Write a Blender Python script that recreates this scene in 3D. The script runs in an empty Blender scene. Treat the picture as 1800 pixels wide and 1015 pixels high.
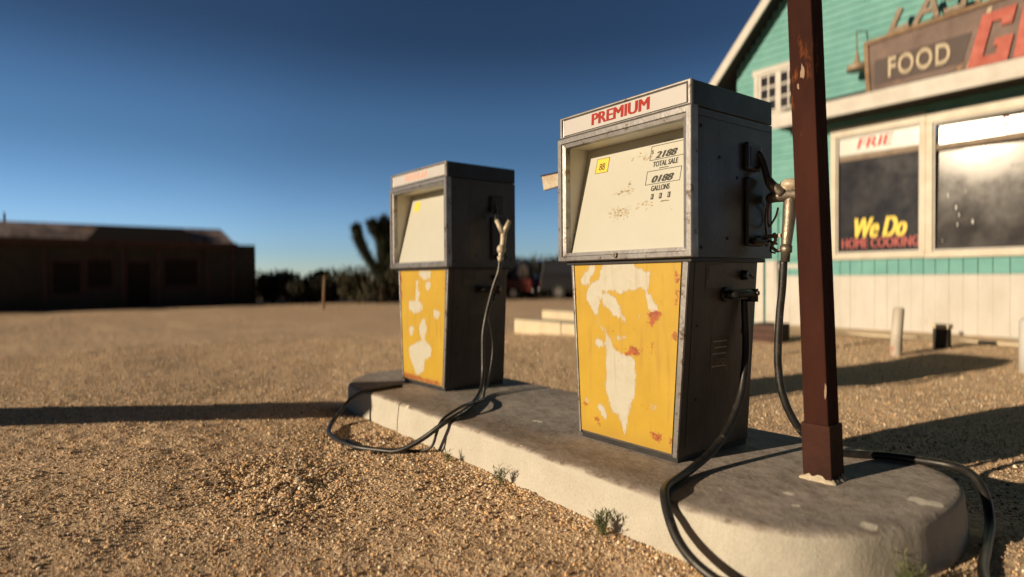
import bpy, bmesh, math, random
import numpy as np
from mathutils import Vector, Matrix, noise
S = bpy.context.scene
COL = S.collection
rad = math.radians

# ------------------------------------------------------------------ camera
cam_d = bpy.data.cameras.new('camera'); cam = bpy.data.objects.new('camera', cam_d); COL.objects.link(cam)
S.camera = cam
CAM = Vector((1.835, -2.243, 0.744))
yaw, pitch, roll = 0.92397, -0.0162, -0.0070
F = Vector((-math.sin(yaw)*math.cos(pitch), math.cos(yaw)*math.cos(pitch), math.sin(pitch)))
R = Vector((math.cos(yaw), math.sin(yaw), 0)); U = R.cross(F)
R2 = R*math.cos(roll)+U*math.sin(roll); U2 = U*math.cos(roll)-R*math.sin(roll)
cam.matrix_world = Matrix(((R2.x, U2.x, -F.x, CAM.x), (R2.y, U2.y, -F.y, CAM.y), (R2.z, U2.z, -F.z, CAM.z), (0, 0, 0, 1)))
cam_d.sensor_width = 36; cam_d.lens = 1082.7*36/1800
cam_d.clip_start = 0.02; cam_d.clip_end = 3000
cam_d.dof.use_dof = True; cam_d.dof.focus_distance = 2.68
cam_d.dof.aperture_fstop = 0.68; cam_d.dof.aperture_ratio = 1.9; cam_d.dof.aperture_blades = 0

# ------------------------------------------------------------------ light
SUN_AZ, SUN_EL = rad(79.0), rad(15)       # azimuth the light travels towards, and height of the sun
L = Vector((math.cos(SUN_AZ)*math.cos(SUN_EL), math.sin(SUN_AZ)*math.cos(SUN_EL), -math.sin(SUN_EL)))
sun_d = bpy.data.lights.new('sun', 'SUN'); sun = bpy.data.objects.new('sun', sun_d); COL.objects.link(sun)
sun.rotation_euler = L.to_track_quat('-Z', 'Y').to_euler()
sun_d.energy = 5.0; sun_d.angle = rad(0.55); sun_d.color = (1.0, 0.80, 0.56)
w = bpy.data.worlds.new('World'); S.world = w; w.use_nodes = True
nt = w.node_tree; bg = nt.nodes['Background']
sky = nt.nodes.new('ShaderNodeTexSky'); sky.sky_type = 'NISHITA'; sky.sun_disc = False
sky.sun_elevation = SUN_EL; sky.sun_rotation = math.atan2(-L.x, -L.y)
sky.altitude = 900; sky.air_density = 1.0; sky.dust_density = 0.6; sky.ozone_density = 2.5
# deep desert blue: the sky darkens and saturates with height, and is dimmed on the sun's side to deepen shade
tcw = nt.nodes.new('ShaderNodeTexCoord'); sx = nt.nodes.new('ShaderNodeSeparateXYZ'); nt.links.new(tcw.outputs['Generated'], sx.inputs[0])
rw = nt.nodes.new('ShaderNodeValToRGB'); rw.color_ramp.interpolation = 'EASE'; nt.links.new(sx.outputs[2], rw.inputs[0])
el = rw.color_ramp.elements; el[0].position = 0.0; el[0].color = (.58, .66, .80, 1); el[1].position = 1.0; el[1].color = (.05, .065, .11, 1)
for p_, c_ in ((.05, (.44, .55, .74)), (.22, (.26, .35, .435)), (.37, (.135, .170, .215)), (.6, (.07, .09, .125))):
    e_ = el.new(p_); e_.color = (*c_, 1)
dt = nt.nodes.new('ShaderNodeVectorMath'); dt.operation = 'DOT_PRODUCT'; dt.inputs[1].default_value = (-.67, .73, 0); nt.links.new(tcw.outputs['Generated'], dt.inputs[0])
mr = nt.nodes.new('ShaderNodeFloatCurve'); cv = mr.mapping.curves[0]; mr.mapping.use_clip = False
cv.points[0].location = (0, .10); cv.points[1].location = (1, .47)
for p_ in ((.30, .14), (.55, .42), (.75, .78), (.84, .86), (.93, .70)): cv.points.new(*p_)
mr.mapping.update()
hf_ = nt.nodes.new('ShaderNodeMath'); hf_.operation = 'MULTIPLY_ADD'; hf_.inputs[1].default_value = .5; hf_.inputs[2].default_value = .5
nt.links.new(dt.outputs['Value'], hf_.inputs[0]); nt.links.new(hf_.outputs[0], mr.inputs['Value'])
m5 = nt.nodes.new('ShaderNodeMath'); m5.operation = 'MULTIPLY'; m5.inputs[1].default_value = 4.6; nt.links.new(mr.outputs[0], m5.inputs[0])
vm = nt.nodes.new('ShaderNodeVectorMath'); vm.operation = 'MULTIPLY'; nt.links.new(sky.outputs[0], vm.inputs[0]); nt.links.new(rw.outputs[0], vm.inputs[1])
vs_ = nt.nodes.new('ShaderNodeVectorMath'); vs_.operation = 'SCALE'; nt.links.new(vm.outputs[0], vs_.inputs[0]); nt.links.new(m5.outputs[0], vs_.inputs['Scale'])
nt.links.new(vs_.outputs[0], bg.inputs[0])
bg.inputs[1].default_value = 0.05
S.view_settings.view_transform = 'Standard'; S.view_settings.look = 'None'
S.view_settings.exposure = 0.3; S.view_settings.gamma = 1.0
S.render.engine = 'CYCLES'

# ------------------------------------------------------------------ helpers
random.seed(7)
def tag(o, label=None, cat=None, group=None, kind=None):
    if label: o['label'] = label
    if cat: o['category'] = cat
    if group: o['group'] = group
    if kind: o['kind'] = kind
    return o
def empty(name, loc, rz=0, **k):
    o = bpy.data.objects.new(name, None); COL.objects.link(o); o.location = loc; o.rotation_euler = (0, 0, rz)
    o.empty_display_size = 0.1
    return tag(o, **k)
def link_mesh(name, me, mat, parent=None):
    o = bpy.data.objects.new(name, me); COL.objects.link(o)
    if mat: me.materials.append(mat)
    if parent: o.parent = parent
    return o
class MB:
    def __init__(s): s.v = []; s.f = []; s.sm = []
    def add(s, vs, fs, smooth=False):
        b = len(s.v); s.v += [tuple(v) for v in vs]; s.f += [tuple(b+i for i in f) for f in fs]; s.sm += [smooth]*len(fs); return s
    def box(s, x0, x1, y0, y1, z0, z1, M=None):
        vs = [Vector((x, y, z)) for z in (z0, z1) for y in (y0, y1) for x in (x0, x1)]
        if M: vs = [M @ v for v in vs]
        return s.add(vs, [(0, 2, 3, 1), (4, 5, 7, 6), (0, 1, 5, 4), (2, 6, 7, 3), (0, 4, 6, 2), (1, 3, 7, 5)])
    def hexa(s, vs): return s.add(vs, [(0, 2, 3, 1), (4, 5, 7, 6), (0, 1, 5, 4), (2, 6, 7, 3), (0, 4, 6, 2), (1, 3, 7, 5)])
    def prism(s, poly, fn, d0, d1):
        n = len(poly); vs = [fn(a, b, d0) for a, b in poly]+[fn(a, b, d1) for a, b in poly]
        fs = [tuple(range(n-1, -1, -1)), tuple(range(n, 2*n))]+[(i, (i+1) % n, n+(i+1) % n, n+i) for i in range(n)]
        return s.add(vs, fs)
    def tube(s, pts, r, n=12, caps=True, sub=0):
        pts = [Vector(p) for p in pts]
        rs = r if isinstance(r, (list, tuple)) else [r]*len(pts)
        if sub:
            P, Q = [], []
            m = len(pts)
            for i in range(m-1):
                p0, p1, p2, p3 = pts[max(i-1, 0)], pts[i], pts[i+1], pts[min(i+2, m-1)]
                for k in range(sub):
                    t = k/sub
                    P.append(0.5*((2*p1)+(p2-p0)*t+(2*p0-5*p1+4*p2-p3)*t*t+(3*p1-p0-3*p2+p3)*t**3)); Q.append(rs[i]*(1-t)+rs[i+1]*t)
            P.append(pts[-1]); Q.append(rs[-1]); pts, rs = P, Q
        vs = []; up = None
        for i, p in enumerate(pts):
            d = (pts[min(i+1, len(pts)-1)]-pts[max(i-1, 0)]).normalized()
            if up is None: up = d.orthogonal().normalized()
            up = (up-d*up.dot(d)).normalized(); sd = d.cross(up)
            for k in range(n):
                a = 2*math.pi*k/n; vs.append(p+(up*math.cos(a)+sd*math.sin(a))*rs[i])
        fs = [(i*n+k, i*n+(k+1) % n, (i+1)*n+(k+1) % n, (i+1)*n+k) for i in range(len(pts)-1) for k in range(n)]
        if caps:
            s.add(vs, fs, True); b = len(s.v)-len(vs)
            s.f += [tuple(b+k for k in range(n-1, -1, -1)), tuple(b+(len(pts)-1)*n+k for k in range(n))]; s.sm += [False, False]
        else: s.add(vs, fs, True)
        return s
    def ball(s, c, r, sc=(1, 1, 1), n=12, m=8):
        c = Vector(c); vs = [c+Vector((0, 0, -r*sc[2]))]
        for j in range(1, m):
            t = math.pi*j/m
            for k in range(n):
                a = 2*math.pi*k/n
                vs.append(c+Vector((r*math.sin(t)*math.cos(a)*sc[0], r*math.sin(t)*math.sin(a)*sc[1], -r*math.cos(t)*sc[2])))
        vs.append(c+Vector((0, 0, r*sc[2]))); e = len(vs)-1
        fs = [(0, 1+(k+1) % n, 1+k) for k in range(n)]
        for j in range(m-2):
            fs += [(1+j*n+k, 1+j*n+(k+1) % n, 1+(j+1)*n+(k+1) % n, 1+(j+1)*n+k) for k in range(n)]
        fs += [(1+(m-2)*n+k, 1+(m-2)*n+(k+1) % n, e) for k in range(n)]
        return s.add(vs, fs, True)
    def build(s, name, mat, parent=None, bevel=0, seg=2):
        me = bpy.data.meshes.new(name); me.from_pydata(s.v, [], s.f)
        me.polygons.foreach_set('use_smooth', s.sm); me.update()
        o = link_mesh(name, me, mat, parent)
        if bevel:
            b = o.modifiers.new('bevel', 'BEVEL'); b.width = bevel; b.segments = seg; b.limit_method = 'ANGLE'; b.angle_limit = rad(40)
        return o
def text(name, body, mat, parent, M, width, height, depth=0.0008, bold=0.0, shear=0.0, stroke=0.0):
    cu = bpy.data.curves.new(name, 'FONT'); cu.body = body; cu.size = 1; cu.offset = bold; cu.shear = shear; cu.space_character = 1.12 if bold > .015 else 1.0
    cu.extrude = 0.02; cu.resolution_u = 6
    t = bpy.data.objects.new(name, cu); COL.objects.link(t)
    dg = bpy.context.evaluated_depsgraph_get(); dg.update()
    me = bpy.data.meshes.new_from_object(t.evaluated_get(dg)); bpy.data.objects.remove(t); bpy.data.curves.remove(cu)
    co = np.empty(len(me.vertices)*3); me.vertices.foreach_get('co', co); co = co.reshape(-1, 3)
    lo, hi = co.min(0), co.max(0)
    co = (co-lo)/(hi-lo)*np.array([width-stroke, height, depth])
    me.vertices.foreach_set('co', co.ravel())
    if stroke:                       # heavier strokes: the same letters laid side by side, each a hair prouder
        bm = bmesh.new(); k = 4
        for i in range(k):
            n0 = len(bm.verts); bm.from_mesh(me); bm.verts.ensure_lookup_table()
            for v in bm.verts[n0:]: v.co.x += stroke*i/(k-1); v.co.z += .00006*i
        bm.to_mesh(me); bm.free()
    me.transform(M); me.update(); me.name = name
    me.materials.clear()
    return link_mesh(name, me, mat, parent)
def front(x, y, z):                 # text plane on a -Y facing surface, origin at its lower left corner
    return Matrix(((1, 0, 0, x), (0, 0, -1, y), (0, 1, 0, z), (0, 0, 0, 1)))
def side(x, y, z):                  # text plane on a +X facing surface
    return Matrix(((0, 0, 1, x), (1, 0, 0, y), (0, 1, 0, z), (0, 0, 0, 1)))

# ------------------------------------------------------------------ materials
def N(nt, t, **k):
    n = nt.nodes.new(t)
    for a, b in k.items(): setattr(n, a, b)
    return n
def mat(name, c1, c2=None, rough=0.6, metal=0, scale=8, bump=0.0, bscale=60, c3=None, spots=0.62, sscale=None, detail=6, spec=0.5, stretch=(1, 1, 1), bdist=0.01):
    m = bpy.data.materials.new(name); m.use_nodes = True; nt = m.node_tree; P = nt.nodes['Principled BSDF']
    P.inputs['Roughness'].default_value = rough; P.inputs['Metallic'].default_value = metal; P.inputs['Specular IOR Level'].default_value = spec
    tc = N(nt, 'ShaderNodeTexCoord'); mp = N(nt, 'ShaderNodeMapping'); mp.inputs['Scale'].default_value = stretch
    nt.links.new(tc.outputs['Object'], mp.inputs[0])
    P.inputs['Base Color'].default_value = (*c1, 1); last = None
    if c2:
        nz = N(nt, 'ShaderNodeTexNoise'); nz.inputs['Scale'].default_value = scale; nz.inputs['Detail'].default_value = detail; nz.inputs['Roughness'].default_value = 0.65
        nt.links.new(mp.outputs[0], nz.inputs['Vector'])
        rp = N(nt, 'ShaderNodeValToRGB'); rp.color_ramp.elements[0].position = 0.35; rp.color_ramp.elements[1].position = 0.65
        rp.color_ramp.elements[0].color = (*c1, 1); rp.color_ramp.elements[1].color = (*c2, 1)
        nt.links.new(nz.outputs[0], rp.inputs[0]); last = rp.outputs[0]
        rr = N(nt, 'ShaderNodeMapRange'); rr.inputs[3].default_value = max(rough-0.12, 0.02); rr.inputs[4].default_value = min(rough+0.15, 1)
        nt.links.new(nz.outputs[0], rr.inputs[0]); nt.links.new(rr.outputs[0], P.inputs['Roughness'])
    if c3:
        n2 = N(nt, 'ShaderNodeTexNoise'); n2.inputs['Scale'].default_value = sscale or scale*1.7; n2.inputs['Detail'].default_value = 8; n2.inputs['Roughness'].default_value = 0.7
        nt.links.new(mp.outputs[0], n2.inputs['Vector'])
        r2 = N(nt, 'ShaderNodeValToRGB'); r2.color_ramp.elements[0].position = spots; r2.color_ramp.elements[1].position = spots+0.05
        nt.links.new(n2.outputs[0], r2.inputs[0])
        mx = N(nt, 'ShaderNodeMix', data_type='RGBA'); mx.inputs[7].default_value = (*c3, 1)
        if last: nt.links.new(last, mx.inputs[6])
        else: mx.inputs[6].default_value = (*c1, 1)
        nt.links.new(r2.outputs[0], mx.inputs[0]); last = mx.outputs[2]
    if last: nt.links.new(last, P.inputs['Base Color'])
    if bump:
        n3 = N(nt, 'ShaderNodeTexNoise'); n3.inputs['Scale'].default_value = bscale; n3.inputs['Detail'].default_value = 6
        nt.links.new(mp.outputs[0], n3.inputs['Vector'])
        b = N(nt, 'ShaderNodeBump'); b.inputs['Strength'].default_value = bump; b.inputs['Distance'].default_value = bdist
        nt.links.new(n3.outputs[0], b.inputs['Height']); nt.links.new(b.outputs[0], P.inputs['Normal'])
    return m
M = {}
M['silver'] = mat('aluminium', (.34, .33, .32), (.20, .19, .19), .42, .85, 9, .10, 45, c3=(.13, .10, .08), spots=.58, sscale=22)
M['header_trim'] = mat('brushed aluminium', (.42, .40, .38), (.26, .25, .24), .45, .7, 12, .08, 50, c3=(.15, .125, .11), spots=.59, sscale=26)
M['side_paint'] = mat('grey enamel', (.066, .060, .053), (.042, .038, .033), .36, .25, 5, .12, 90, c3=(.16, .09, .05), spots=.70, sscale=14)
M['side_low'] = mat('weathered steel', (.100, .088, .077), (.058, .051, .044), .5, .35, 4, .15, 80, c3=(.20, .085, .03), spots=.67, sscale=9, stretch=(1, 1, .35))
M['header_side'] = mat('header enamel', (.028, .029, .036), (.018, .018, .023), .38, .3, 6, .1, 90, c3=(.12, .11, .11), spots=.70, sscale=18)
M['black'] = mat('black rubber', (.010, .010, .010), (.017, .016, .015), .38, 0, 30, .05, 200)
M['hose'] = mat('hose rubber', (.009, .009, .009), (.020, .018, .016), .42, 0, 25, .08, 120, c3=(.07, .058, .044), spots=.60, sscale=16)
M['dark_part'] = mat('black plastic', (.012, .012, .013), (.02, .02, .02), .5)
M['cream'] = mat('cream enamel', (.48, .47, .42), (.42, .41, .36), .4, 0, 6, .03, 120, c3=(.42, .27, .12), spots=.73, sscale=22)
M['dial'] = mat('dial plate', (.455, .455, .395), (.425, .42, .365), .42, 0, 3, .02, 120)
M['stain'] = mat('rust stain', (.33, .24, .11), (.42, .36, .24), .6, 0, 40)
M['liner'] = mat('recess liner', (.62, .60, .52), (.54, .52, .45), .5, 0, 6)
M['sign_white'] = mat('sign acrylic', (.46, .45, .44), (.42, .41, .40), .35, 0, 4)
M['red_ink'] = mat('red lettering', (.33, .016, .009), (.27, .013, .008), .8, 0, 20)
M['ink'] = mat('black ink', (.03, .028, .022), rough=.5)
M['tag_yellow'] = mat('yellow tag', (.72, .50, .06), rough=.5)
M['brass'] = mat('worn nozzle metal', (.30, .26, .21), (.17, .14, .11), .48, .8, 14, .2, 90)
M['nozzle_white'] = mat('worn cream casting', (.50, .46, .37), (.36, .28, .19), .45, .1, 22, .2, 80)
M['sticker'] = mat('torn paper sticker', (.24, .22, .18), (.12, .11, .09), .7, 0, 25)
M['post'] = mat('rust red steel post', (.047, .017, .012), (.024, .010, .008), .75, 0, 4, .25, 40, c3=(.17, .055, .018), spots=.58, sscale=5, spec=.04, stretch=(1, 1, .3))
M['boot'] = mat('post base steel', (.052, .022, .016), (.03, .015, .012), .5, 0, 6, .3, 50, c3=(.12, .045, .02), spots=.64, sscale=12, spec=.04)
M['mortar'] = mat('pale grout', (.52, .45, .34), (.38, .32, .24), .9, 0, 30, .5, 80)
M['teal'] = mat('teal siding', (.130, .335, .315), (.098, .275, .262), .7, 0, 2.2, .25, 30, c3=(.13, .22, .19), spots=.64, sscale=5)
M['white_wood'] = mat('white painted wood', (.48, .47, .44), (.42, .40, .36), .6, 0, 4, .2, 30)
M['white_board'] = mat('weathered white boards', (.47, .46, .43), (.42, .40, .36), .65, 0, 2.5, .2, 30, c3=(.36, .27, .20), spots=.68, sscale=4, stretch=(1, 1, .4))
M['frame_white'] = mat('window frame paint', (.47, .44, .36), (.42, .38, .30), .5, 0, 4, .1, 40)
M['glass'] = mat('dark window glass', (.016, .015, .018), (.022, .02, .022), .10, 0, 2, spec=.6)
M['glass_glare'] = mat('glare shop glass', (.020, .018, .020), (.03, .027, .028), .14, 0, 2, spec=.09)  # gloss tuned so the sun's reflection glares on the second pane
M['banner_glare'] = mat('glossy banner', (.46, .49, .47), (.42, .44, .42), .18, 0, 2, spec=.35)
M['banner'] = mat('banner behind glass', (.46, .49, .47), (.42, .44, .42), .22, 0, 2, spec=.7)
M['paint_yellow'] = mat('yellow window paint', (.62, .46, .02), rough=.5)
M['paint_red'] = mat('red window paint', (.30, .018, .012), rough=.5)
M['sign_brown'] = mat('rusty sign sheet', (.15, .10, .085), (.10, .068, .058), .7, 0, 3, .2, 40, c3=(.32, .17, .07), spots=.60, sscale=5)
M['sign_rim'] = mat('rusted sign edge', (.22, .14, .07), (.15, .085, .045), .7, 0, 6, .3, 40)
M['sign_dark'] = mat('sign dark field', (.035, .020, .018), (.055, .032, .026), .65, 0, 4)
M['sign_letter'] = mat('sign cream letters', (.42, .36, .25), (.30, .24, .15), .6, 0, 10)
M['sign_red'] = mat('sign red letters', (.36, .055, .028), (.28, .042, .022), .6, 0, 5, c3=(.30, .15, .10), spots=.66, sscale=6)
M['tin'] = mat('weathered tin letters', (.19, .135, .09), (.125, .092, .06), .6, .1, 8, .2, 40)
M['lamp'] = mat('lamp enamel', (.34, .26, .18), (.24, .18, .12), .5, .1, 10)
M['old_wall'] = mat('old stucco', (.060, .050, .038), (.045, .038, .030), .85, 0, 2, .3, 20)
M['old_trim'] = mat('dark red brown trim', (.09, .04, .028), (.055, .026, .02), .8, 0, 3)
M['old_dark'] = mat('black shingles', (.022, .018, .015), (.032, .026, .02), .9, 0, 3)
M['old_window'] = mat('dusty dark glass', (.024, .020, .017), rough=.8, spec=.1)
M['roofing'] = mat('patched roofing', (.52, .42, .40), (.10, .075, .07), .8, 0, .9, .3, 10, c3=(.55, .20, .08), spots=.62, sscale=.8, detail=8)
M['bark'] = mat('bark', (.10, .07, .045), (.06, .042, .03), .9, 0, 6, .4, 20)
M['leaf_dark'] = mat('dark scrub leaves', (.014, .016, .008), (.030, .031, .016), .8, 0, 3)
M['leaf_olive'] = mat('olive scrub leaves', (.04, .038, .019), (.065, .058, .03), .8, 0, 3)
M['leaf_tree'] = mat('joshua tree leaves', (.022, .028, .012), (.038, .042, .018), .8, 0, 3)
M['leaf_weed'] = mat('weed green', (.10, .12, .045), (.19, .19, .09), .7, 0, 20)
M['car_red'] = mat('dark red car paint', (.085, .010, .008), rough=.4)
M['car_dark'] = mat('near black car paint', (.012, .013, .016), rough=.3)
M['car_blue'] = mat('dull blue car paint', (.05, .09, .22), rough=.35)
M['tyre'] = mat('tyre', (.012, .012, .012), rough=.8)
M['car_glass'] = mat('car glass', (.02, .022, .03), rough=.08)
M['chrome'] = mat('dull chrome', (.4, .4, .4), rough=.3, metal=.9)
M['tail'] = mat('red lamp lens', (.5, .02, .02), rough=.2)
M['tarp'] = mat('cream tarp', (.82, .78, .66), (.74, .70, .58), .7, 0, 4)
M['bollard'] = mat('peeling bollard paint', (.46, .43, .37), (.38, .34, .28), .6, 0, 5, .2, 30, c3=(.42, .10, .05), spots=.60, sscale=6)
M['dry_wood'] = mat('dry stake', (.26, .17, .09), (.18, .11, .06), .8, 0, 6)
M['pale_concrete'] = mat('pale concrete', (.58, .50, .36), (.48, .41, .29), .85, 0, 3, .4, 30)

def concrete():
    m = bpy.data.materials.new('island concrete'); m.use_nodes = True; nt = m.node_tree; P = nt.nodes['Principled BSDF']; lk = nt.links.new
    P.inputs['Specular IOR Level'].default_value = .3
    tc = N(nt, 'ShaderNodeTexCoord'); geo = N(nt, 'ShaderNodeSeparateXYZ'); lk(tc.outputs['Object'], geo.inputs[0])
    def noise_(s, d=6, r=.6):
        n = N(nt, 'ShaderNodeTexNoise'); n.inputs['Scale'].default_value = s; n.inputs['Detail'].default_value = d; n.inputs['Roughness'].default_value = r
        lk(tc.outputs['Object'], n.inputs['Vector']); return n.outputs[0]
    def ramp(src, a, ca, b, cb):
        r = N(nt, 'ShaderNodeValToRGB'); r.color_ramp.elements[0].position = a; r.color_ramp.elements[1].position = b
        r.color_ramp.elements[0].color = (*ca, 1); r.color_ramp.elements[1].color = (*cb, 1); lk(src, r.inputs[0]); return r.outputs[0]
    def mix(f, a, b):
        x = N(nt, 'ShaderNodeMix', data_type='RGBA')
        for i, s in ((0, f), (6, a), (7, b)):
            if isinstance(s, tuple): x.inputs[i].default_value = (*s, 1)
            elif isinstance(s, float): x.inputs[i].default_value = s
            else: lk(s, x.inputs[i])
        return x.outputs[2]
    def math_(op, a, b=None, c=None):
        x = N(nt, 'ShaderNodeMath', operation=op)
        for i, s in enumerate((a, b, c)):
            if s is None: continue
            if isinstance(s, (int, float)): x.inputs[i].default_value = s
            else: lk(s, x.inputs[i])
        return x.outputs[0]
    # greyer and darker on the top; buff cement on the kerb face
    top = ramp(noise_(3.5), .35, (.325, .285, .258), .68, (.445, .39, .35))
    facec = ramp(noise_(5), .3, (.41, .39, .335), .7, (.49, .47, .41))
    tz = N(nt, 'ShaderNodeMapRange'); tz.inputs[1].default_value = -.020; tz.inputs[2].default_value = -.004
    lk(math_('ADD', geo.outputs[2], math_('MULTIPLY_ADD', noise_(9), .03, -.018)), tz.inputs[0])
    c = mix(tz.outputs[0], facec, top)
    # brown oil stains in front of the pumps
    n1 = noise_(6, 8, .65)
    dy = math_('ABSOLUTE', math_('ADD', geo.outputs[1], .44))
    st = N(nt, 'ShaderNodeMapRange'); st.inputs[1].default_value = .20; st.inputs[2].default_value = .02; lk(math_('ADD', dy, math_('MULTIPLY_ADD', n1, -.35, .175)), st.inputs[0])
    stx = N(nt, 'ShaderNodeMapRange'); stx.inputs[1].default_value = .60; stx.inputs[2].default_value = .35; lk(geo.outputs[0], stx.inputs[0])
    fz = math_('MULTIPLY', math_('MULTIPLY', st.outputs[0], stx.outputs[0]), math_('MULTIPLY', tz.outputs[0], .5))
    c = mix(fz, c, (.17, .105, .055))
    # dark dirt caught along the arris of the kerb
    az_ = math_('ABSOLUTE', math_('ADD', geo.outputs[2], .006)); dr = N(nt, 'ShaderNodeMapRange'); dr.inputs[1].default_value = .010; dr.inputs[2].default_value = .003; lk(az_, dr.inputs[0])
    dn = N(nt, 'ShaderNodeMapRange'); dn.inputs[1].default_value = .46; dn.inputs[2].default_value = .62; lk(noise_(14, 8, .7), dn.inputs[0])
    c = mix(math_('MULTIPLY', math_('MULTIPLY', dr.outputs[0], dn.outputs[0]), .75), c, (.10, .07, .045))
    # white paint splashes
    for (sx_, sy_, sr) in ((1.018, -.30, .030), (1.02, .05, .030), (1.07, .055, .028), (1.045, .03, .022), (-.651, -.214, .022), (-.62, -.21, .014), (.726, -.226, .020), (.80, -.31, .012)):
        vd = N(nt, 'ShaderNodeVectorMath', operation='DISTANCE'); lk(tc.outputs['Object'], vd.inputs[0]); vd.inputs[1].default_value = (sx_, sy_, 0)
        q1 = math_('ADD', vd.outputs['Value'], math_('MULTIPLY_ADD', noise_(30, 4), .03, -.015)); mr_ = N(nt, 'ShaderNodeMapRange'); mr_.inputs[1].default_value = sr; mr_.inputs[2].default_value = sr*.8; lk(q1, mr_.inputs[0])
        c = mix(math_('MULTIPLY', mr_.outputs[0], .85), c, (.78, .72, .62))
    # hairline cracks
    vc = N(nt, 'ShaderNodeTexVoronoi', feature='DISTANCE_TO_EDGE'); vc.inputs['Scale'].default_value = 1.6
    wv = N(nt, 'ShaderNodeMix', data_type='RGBA', blend_type='ADD'); wv.inputs[0].default_value = .35; lk(tc.outputs['Object'], wv.inputs[6]); nn_ = N(nt, 'ShaderNodeTexNoise'); nn_.inputs['Scale'].default_value = 5; lk(tc.outputs['Object'], nn_.inputs['Vector']); lk(nn_.outputs['Color'], wv.inputs[7]); lk(wv.outputs[2], vc.inputs['Vector'])
    ck = math_('LESS_THAN', vc.outputs['Distance'], .0028); c = mix(math_('MULTIPLY', math_('MULTIPLY', ck, tz.outputs[0]), .35), c, (.12, .085, .055))
    # pale chips
    sp = N(nt, 'ShaderNodeTexNoise'); sp.inputs['Scale'].default_value = 10; sp.inputs['Detail'].default_value = 3; lk(tc.outputs['Object'], sp.inputs['Vector'])
    spr = N(nt, 'ShaderNodeMapRange'); spr.inputs[1].default_value = .72; spr.inputs[2].default_value = .76; lk(sp.outputs[0], spr.inputs[0])
    c = mix(spr.outputs[0], c, (.74, .66, .53))
    # fine speckle
    c = mix(math_('MULTIPLY', ramp(noise_(140, 2), .45, (0, 0, 0), .75, (1, 1, 1)), .35), c, (.24, .18, .12))
    # casting joint
    j = math_('LESS_THAN', math_('ABSOLUTE', math_('ADD', math_('ADD', geo.outputs[0], 1.52), math_('MULTIPLY', noise_(20), .012))), .005)
    jz = math_('LESS_THAN', geo.outputs[1], -.5)
    c = mix(math_('MULTIPLY', j, jz), c, (.05, .035, .02))
    lk(c, P.inputs['Base Color']); P.inputs['Roughness'].default_value = .85
    b = N(nt, 'ShaderNodeBump'); b.inputs['Strength'].default_value = .5; b.inputs['Distance'].default_value = .004; lk(noise_(60, 8, .75), b.inputs['Height'])
    b2 = N(nt, 'ShaderNodeBump'); b2.inputs['Strength'].default_value = .5; b2.inputs['Distance'].default_value = .02; lk(noise_(7, 4), b2.inputs['Height'])
    lk(b2.outputs[0], b.inputs['Normal']); lk(b.outputs[0], P.inputs['Normal'])
    return m
M['concrete'] = concrete()

def gravel_ground():
    m = bpy.data.materials.new('gravel ground'); m.use_nodes = True; nt = m.node_tree; P = nt.nodes['Principled BSDF']; lk = nt.links.new
    P.inputs['Roughness'].default_value = .95; P.inputs['Specular IOR Level'].default_value = .1
    tc = N(nt, 'ShaderNodeTexCoord')
    def nz(s, d=6, r=.6):
        n = N(nt, 'ShaderNodeTexNoise'); n.inputs['Scale'].default_value = s; n.inputs['Detail'].default_value = d; n.inputs['Roughness'].default_value = r
        lk(tc.outputs['Object'], n.inputs['Vector']); return n.outputs[0]
    r = N(nt, 'ShaderNodeValToRGB'); e = r.color_ramp.elements
    e[0].position = .3; e[0].color = (.50, .355, .23, 1); e[1].position = .7; e[1].color = (.76, .565, .375, 1)
    lk(nz(.7, 8, .7), r.inputs[0])
    v = N(nt, 'ShaderNodeTexVoronoi'); v.inputs['Scale'].default_value = 75; lk(tc.outputs['Object'], v.inputs['Vector'])
    sep = N(nt, 'ShaderNodeSeparateColor'); lk(v.outputs['Color'], sep.inputs[0])
    r2 = N(nt, 'ShaderNodeValToRGB'); e = r2.color_ramp.elements
    e[0].position = 0; e[0].color = (.28, .165, .095, 1); e[1].position = 1; e[1].color = (.90, .71, .49, 1)
    x = e.new(.5); x.color = (.62, .45, .29, 1)
    lk(sep.outputs[0], r2.inputs[0])
    mx = N(nt, 'ShaderNodeMix', data_type='RGBA'); mx.inputs[0].default_value = .5; lk(r.outputs[0], mx.inputs[6]); lk(r2.outputs[0], mx.inputs[7])
    lk(mx.outputs[2], P.inputs['Base Color'])
    b = N(nt, 'ShaderNodeBump'); b.inputs['Strength'].default_value = .5; b.inputs['Distance'].default_value = .006; b.invert = True
    lk(v.outputs['Distance'], b.inputs['Height'])
    b2 = N(nt, 'ShaderNodeBump'); b2.inputs['Strength'].default_value = .8; b2.inputs['Distance'].default_value = .05; lk(nz(9, 6, .7), b2.inputs['Height'])
    lk(b2.outputs[0], b.inputs['Normal']); lk(b.outputs[0], P.inputs['Normal'])
    return m
M['ground'] = gravel_ground()

def stone_mat():
    m = bpy.data.materials.new('gravel stones'); m.use_nodes = True; nt = m.node_tree; P = nt.nodes['Principled BSDF']
    P.inputs['Roughness'].default_value = .85; P.inputs['Specular IOR Level'].default_value = .25
    a = N(nt, 'ShaderNodeVertexColor'); a.layer_name = 'tint'; nt.links.new(a.outputs[0], P.inputs['Base Color'])
    return m
M['stones'] = stone_mat()

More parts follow.
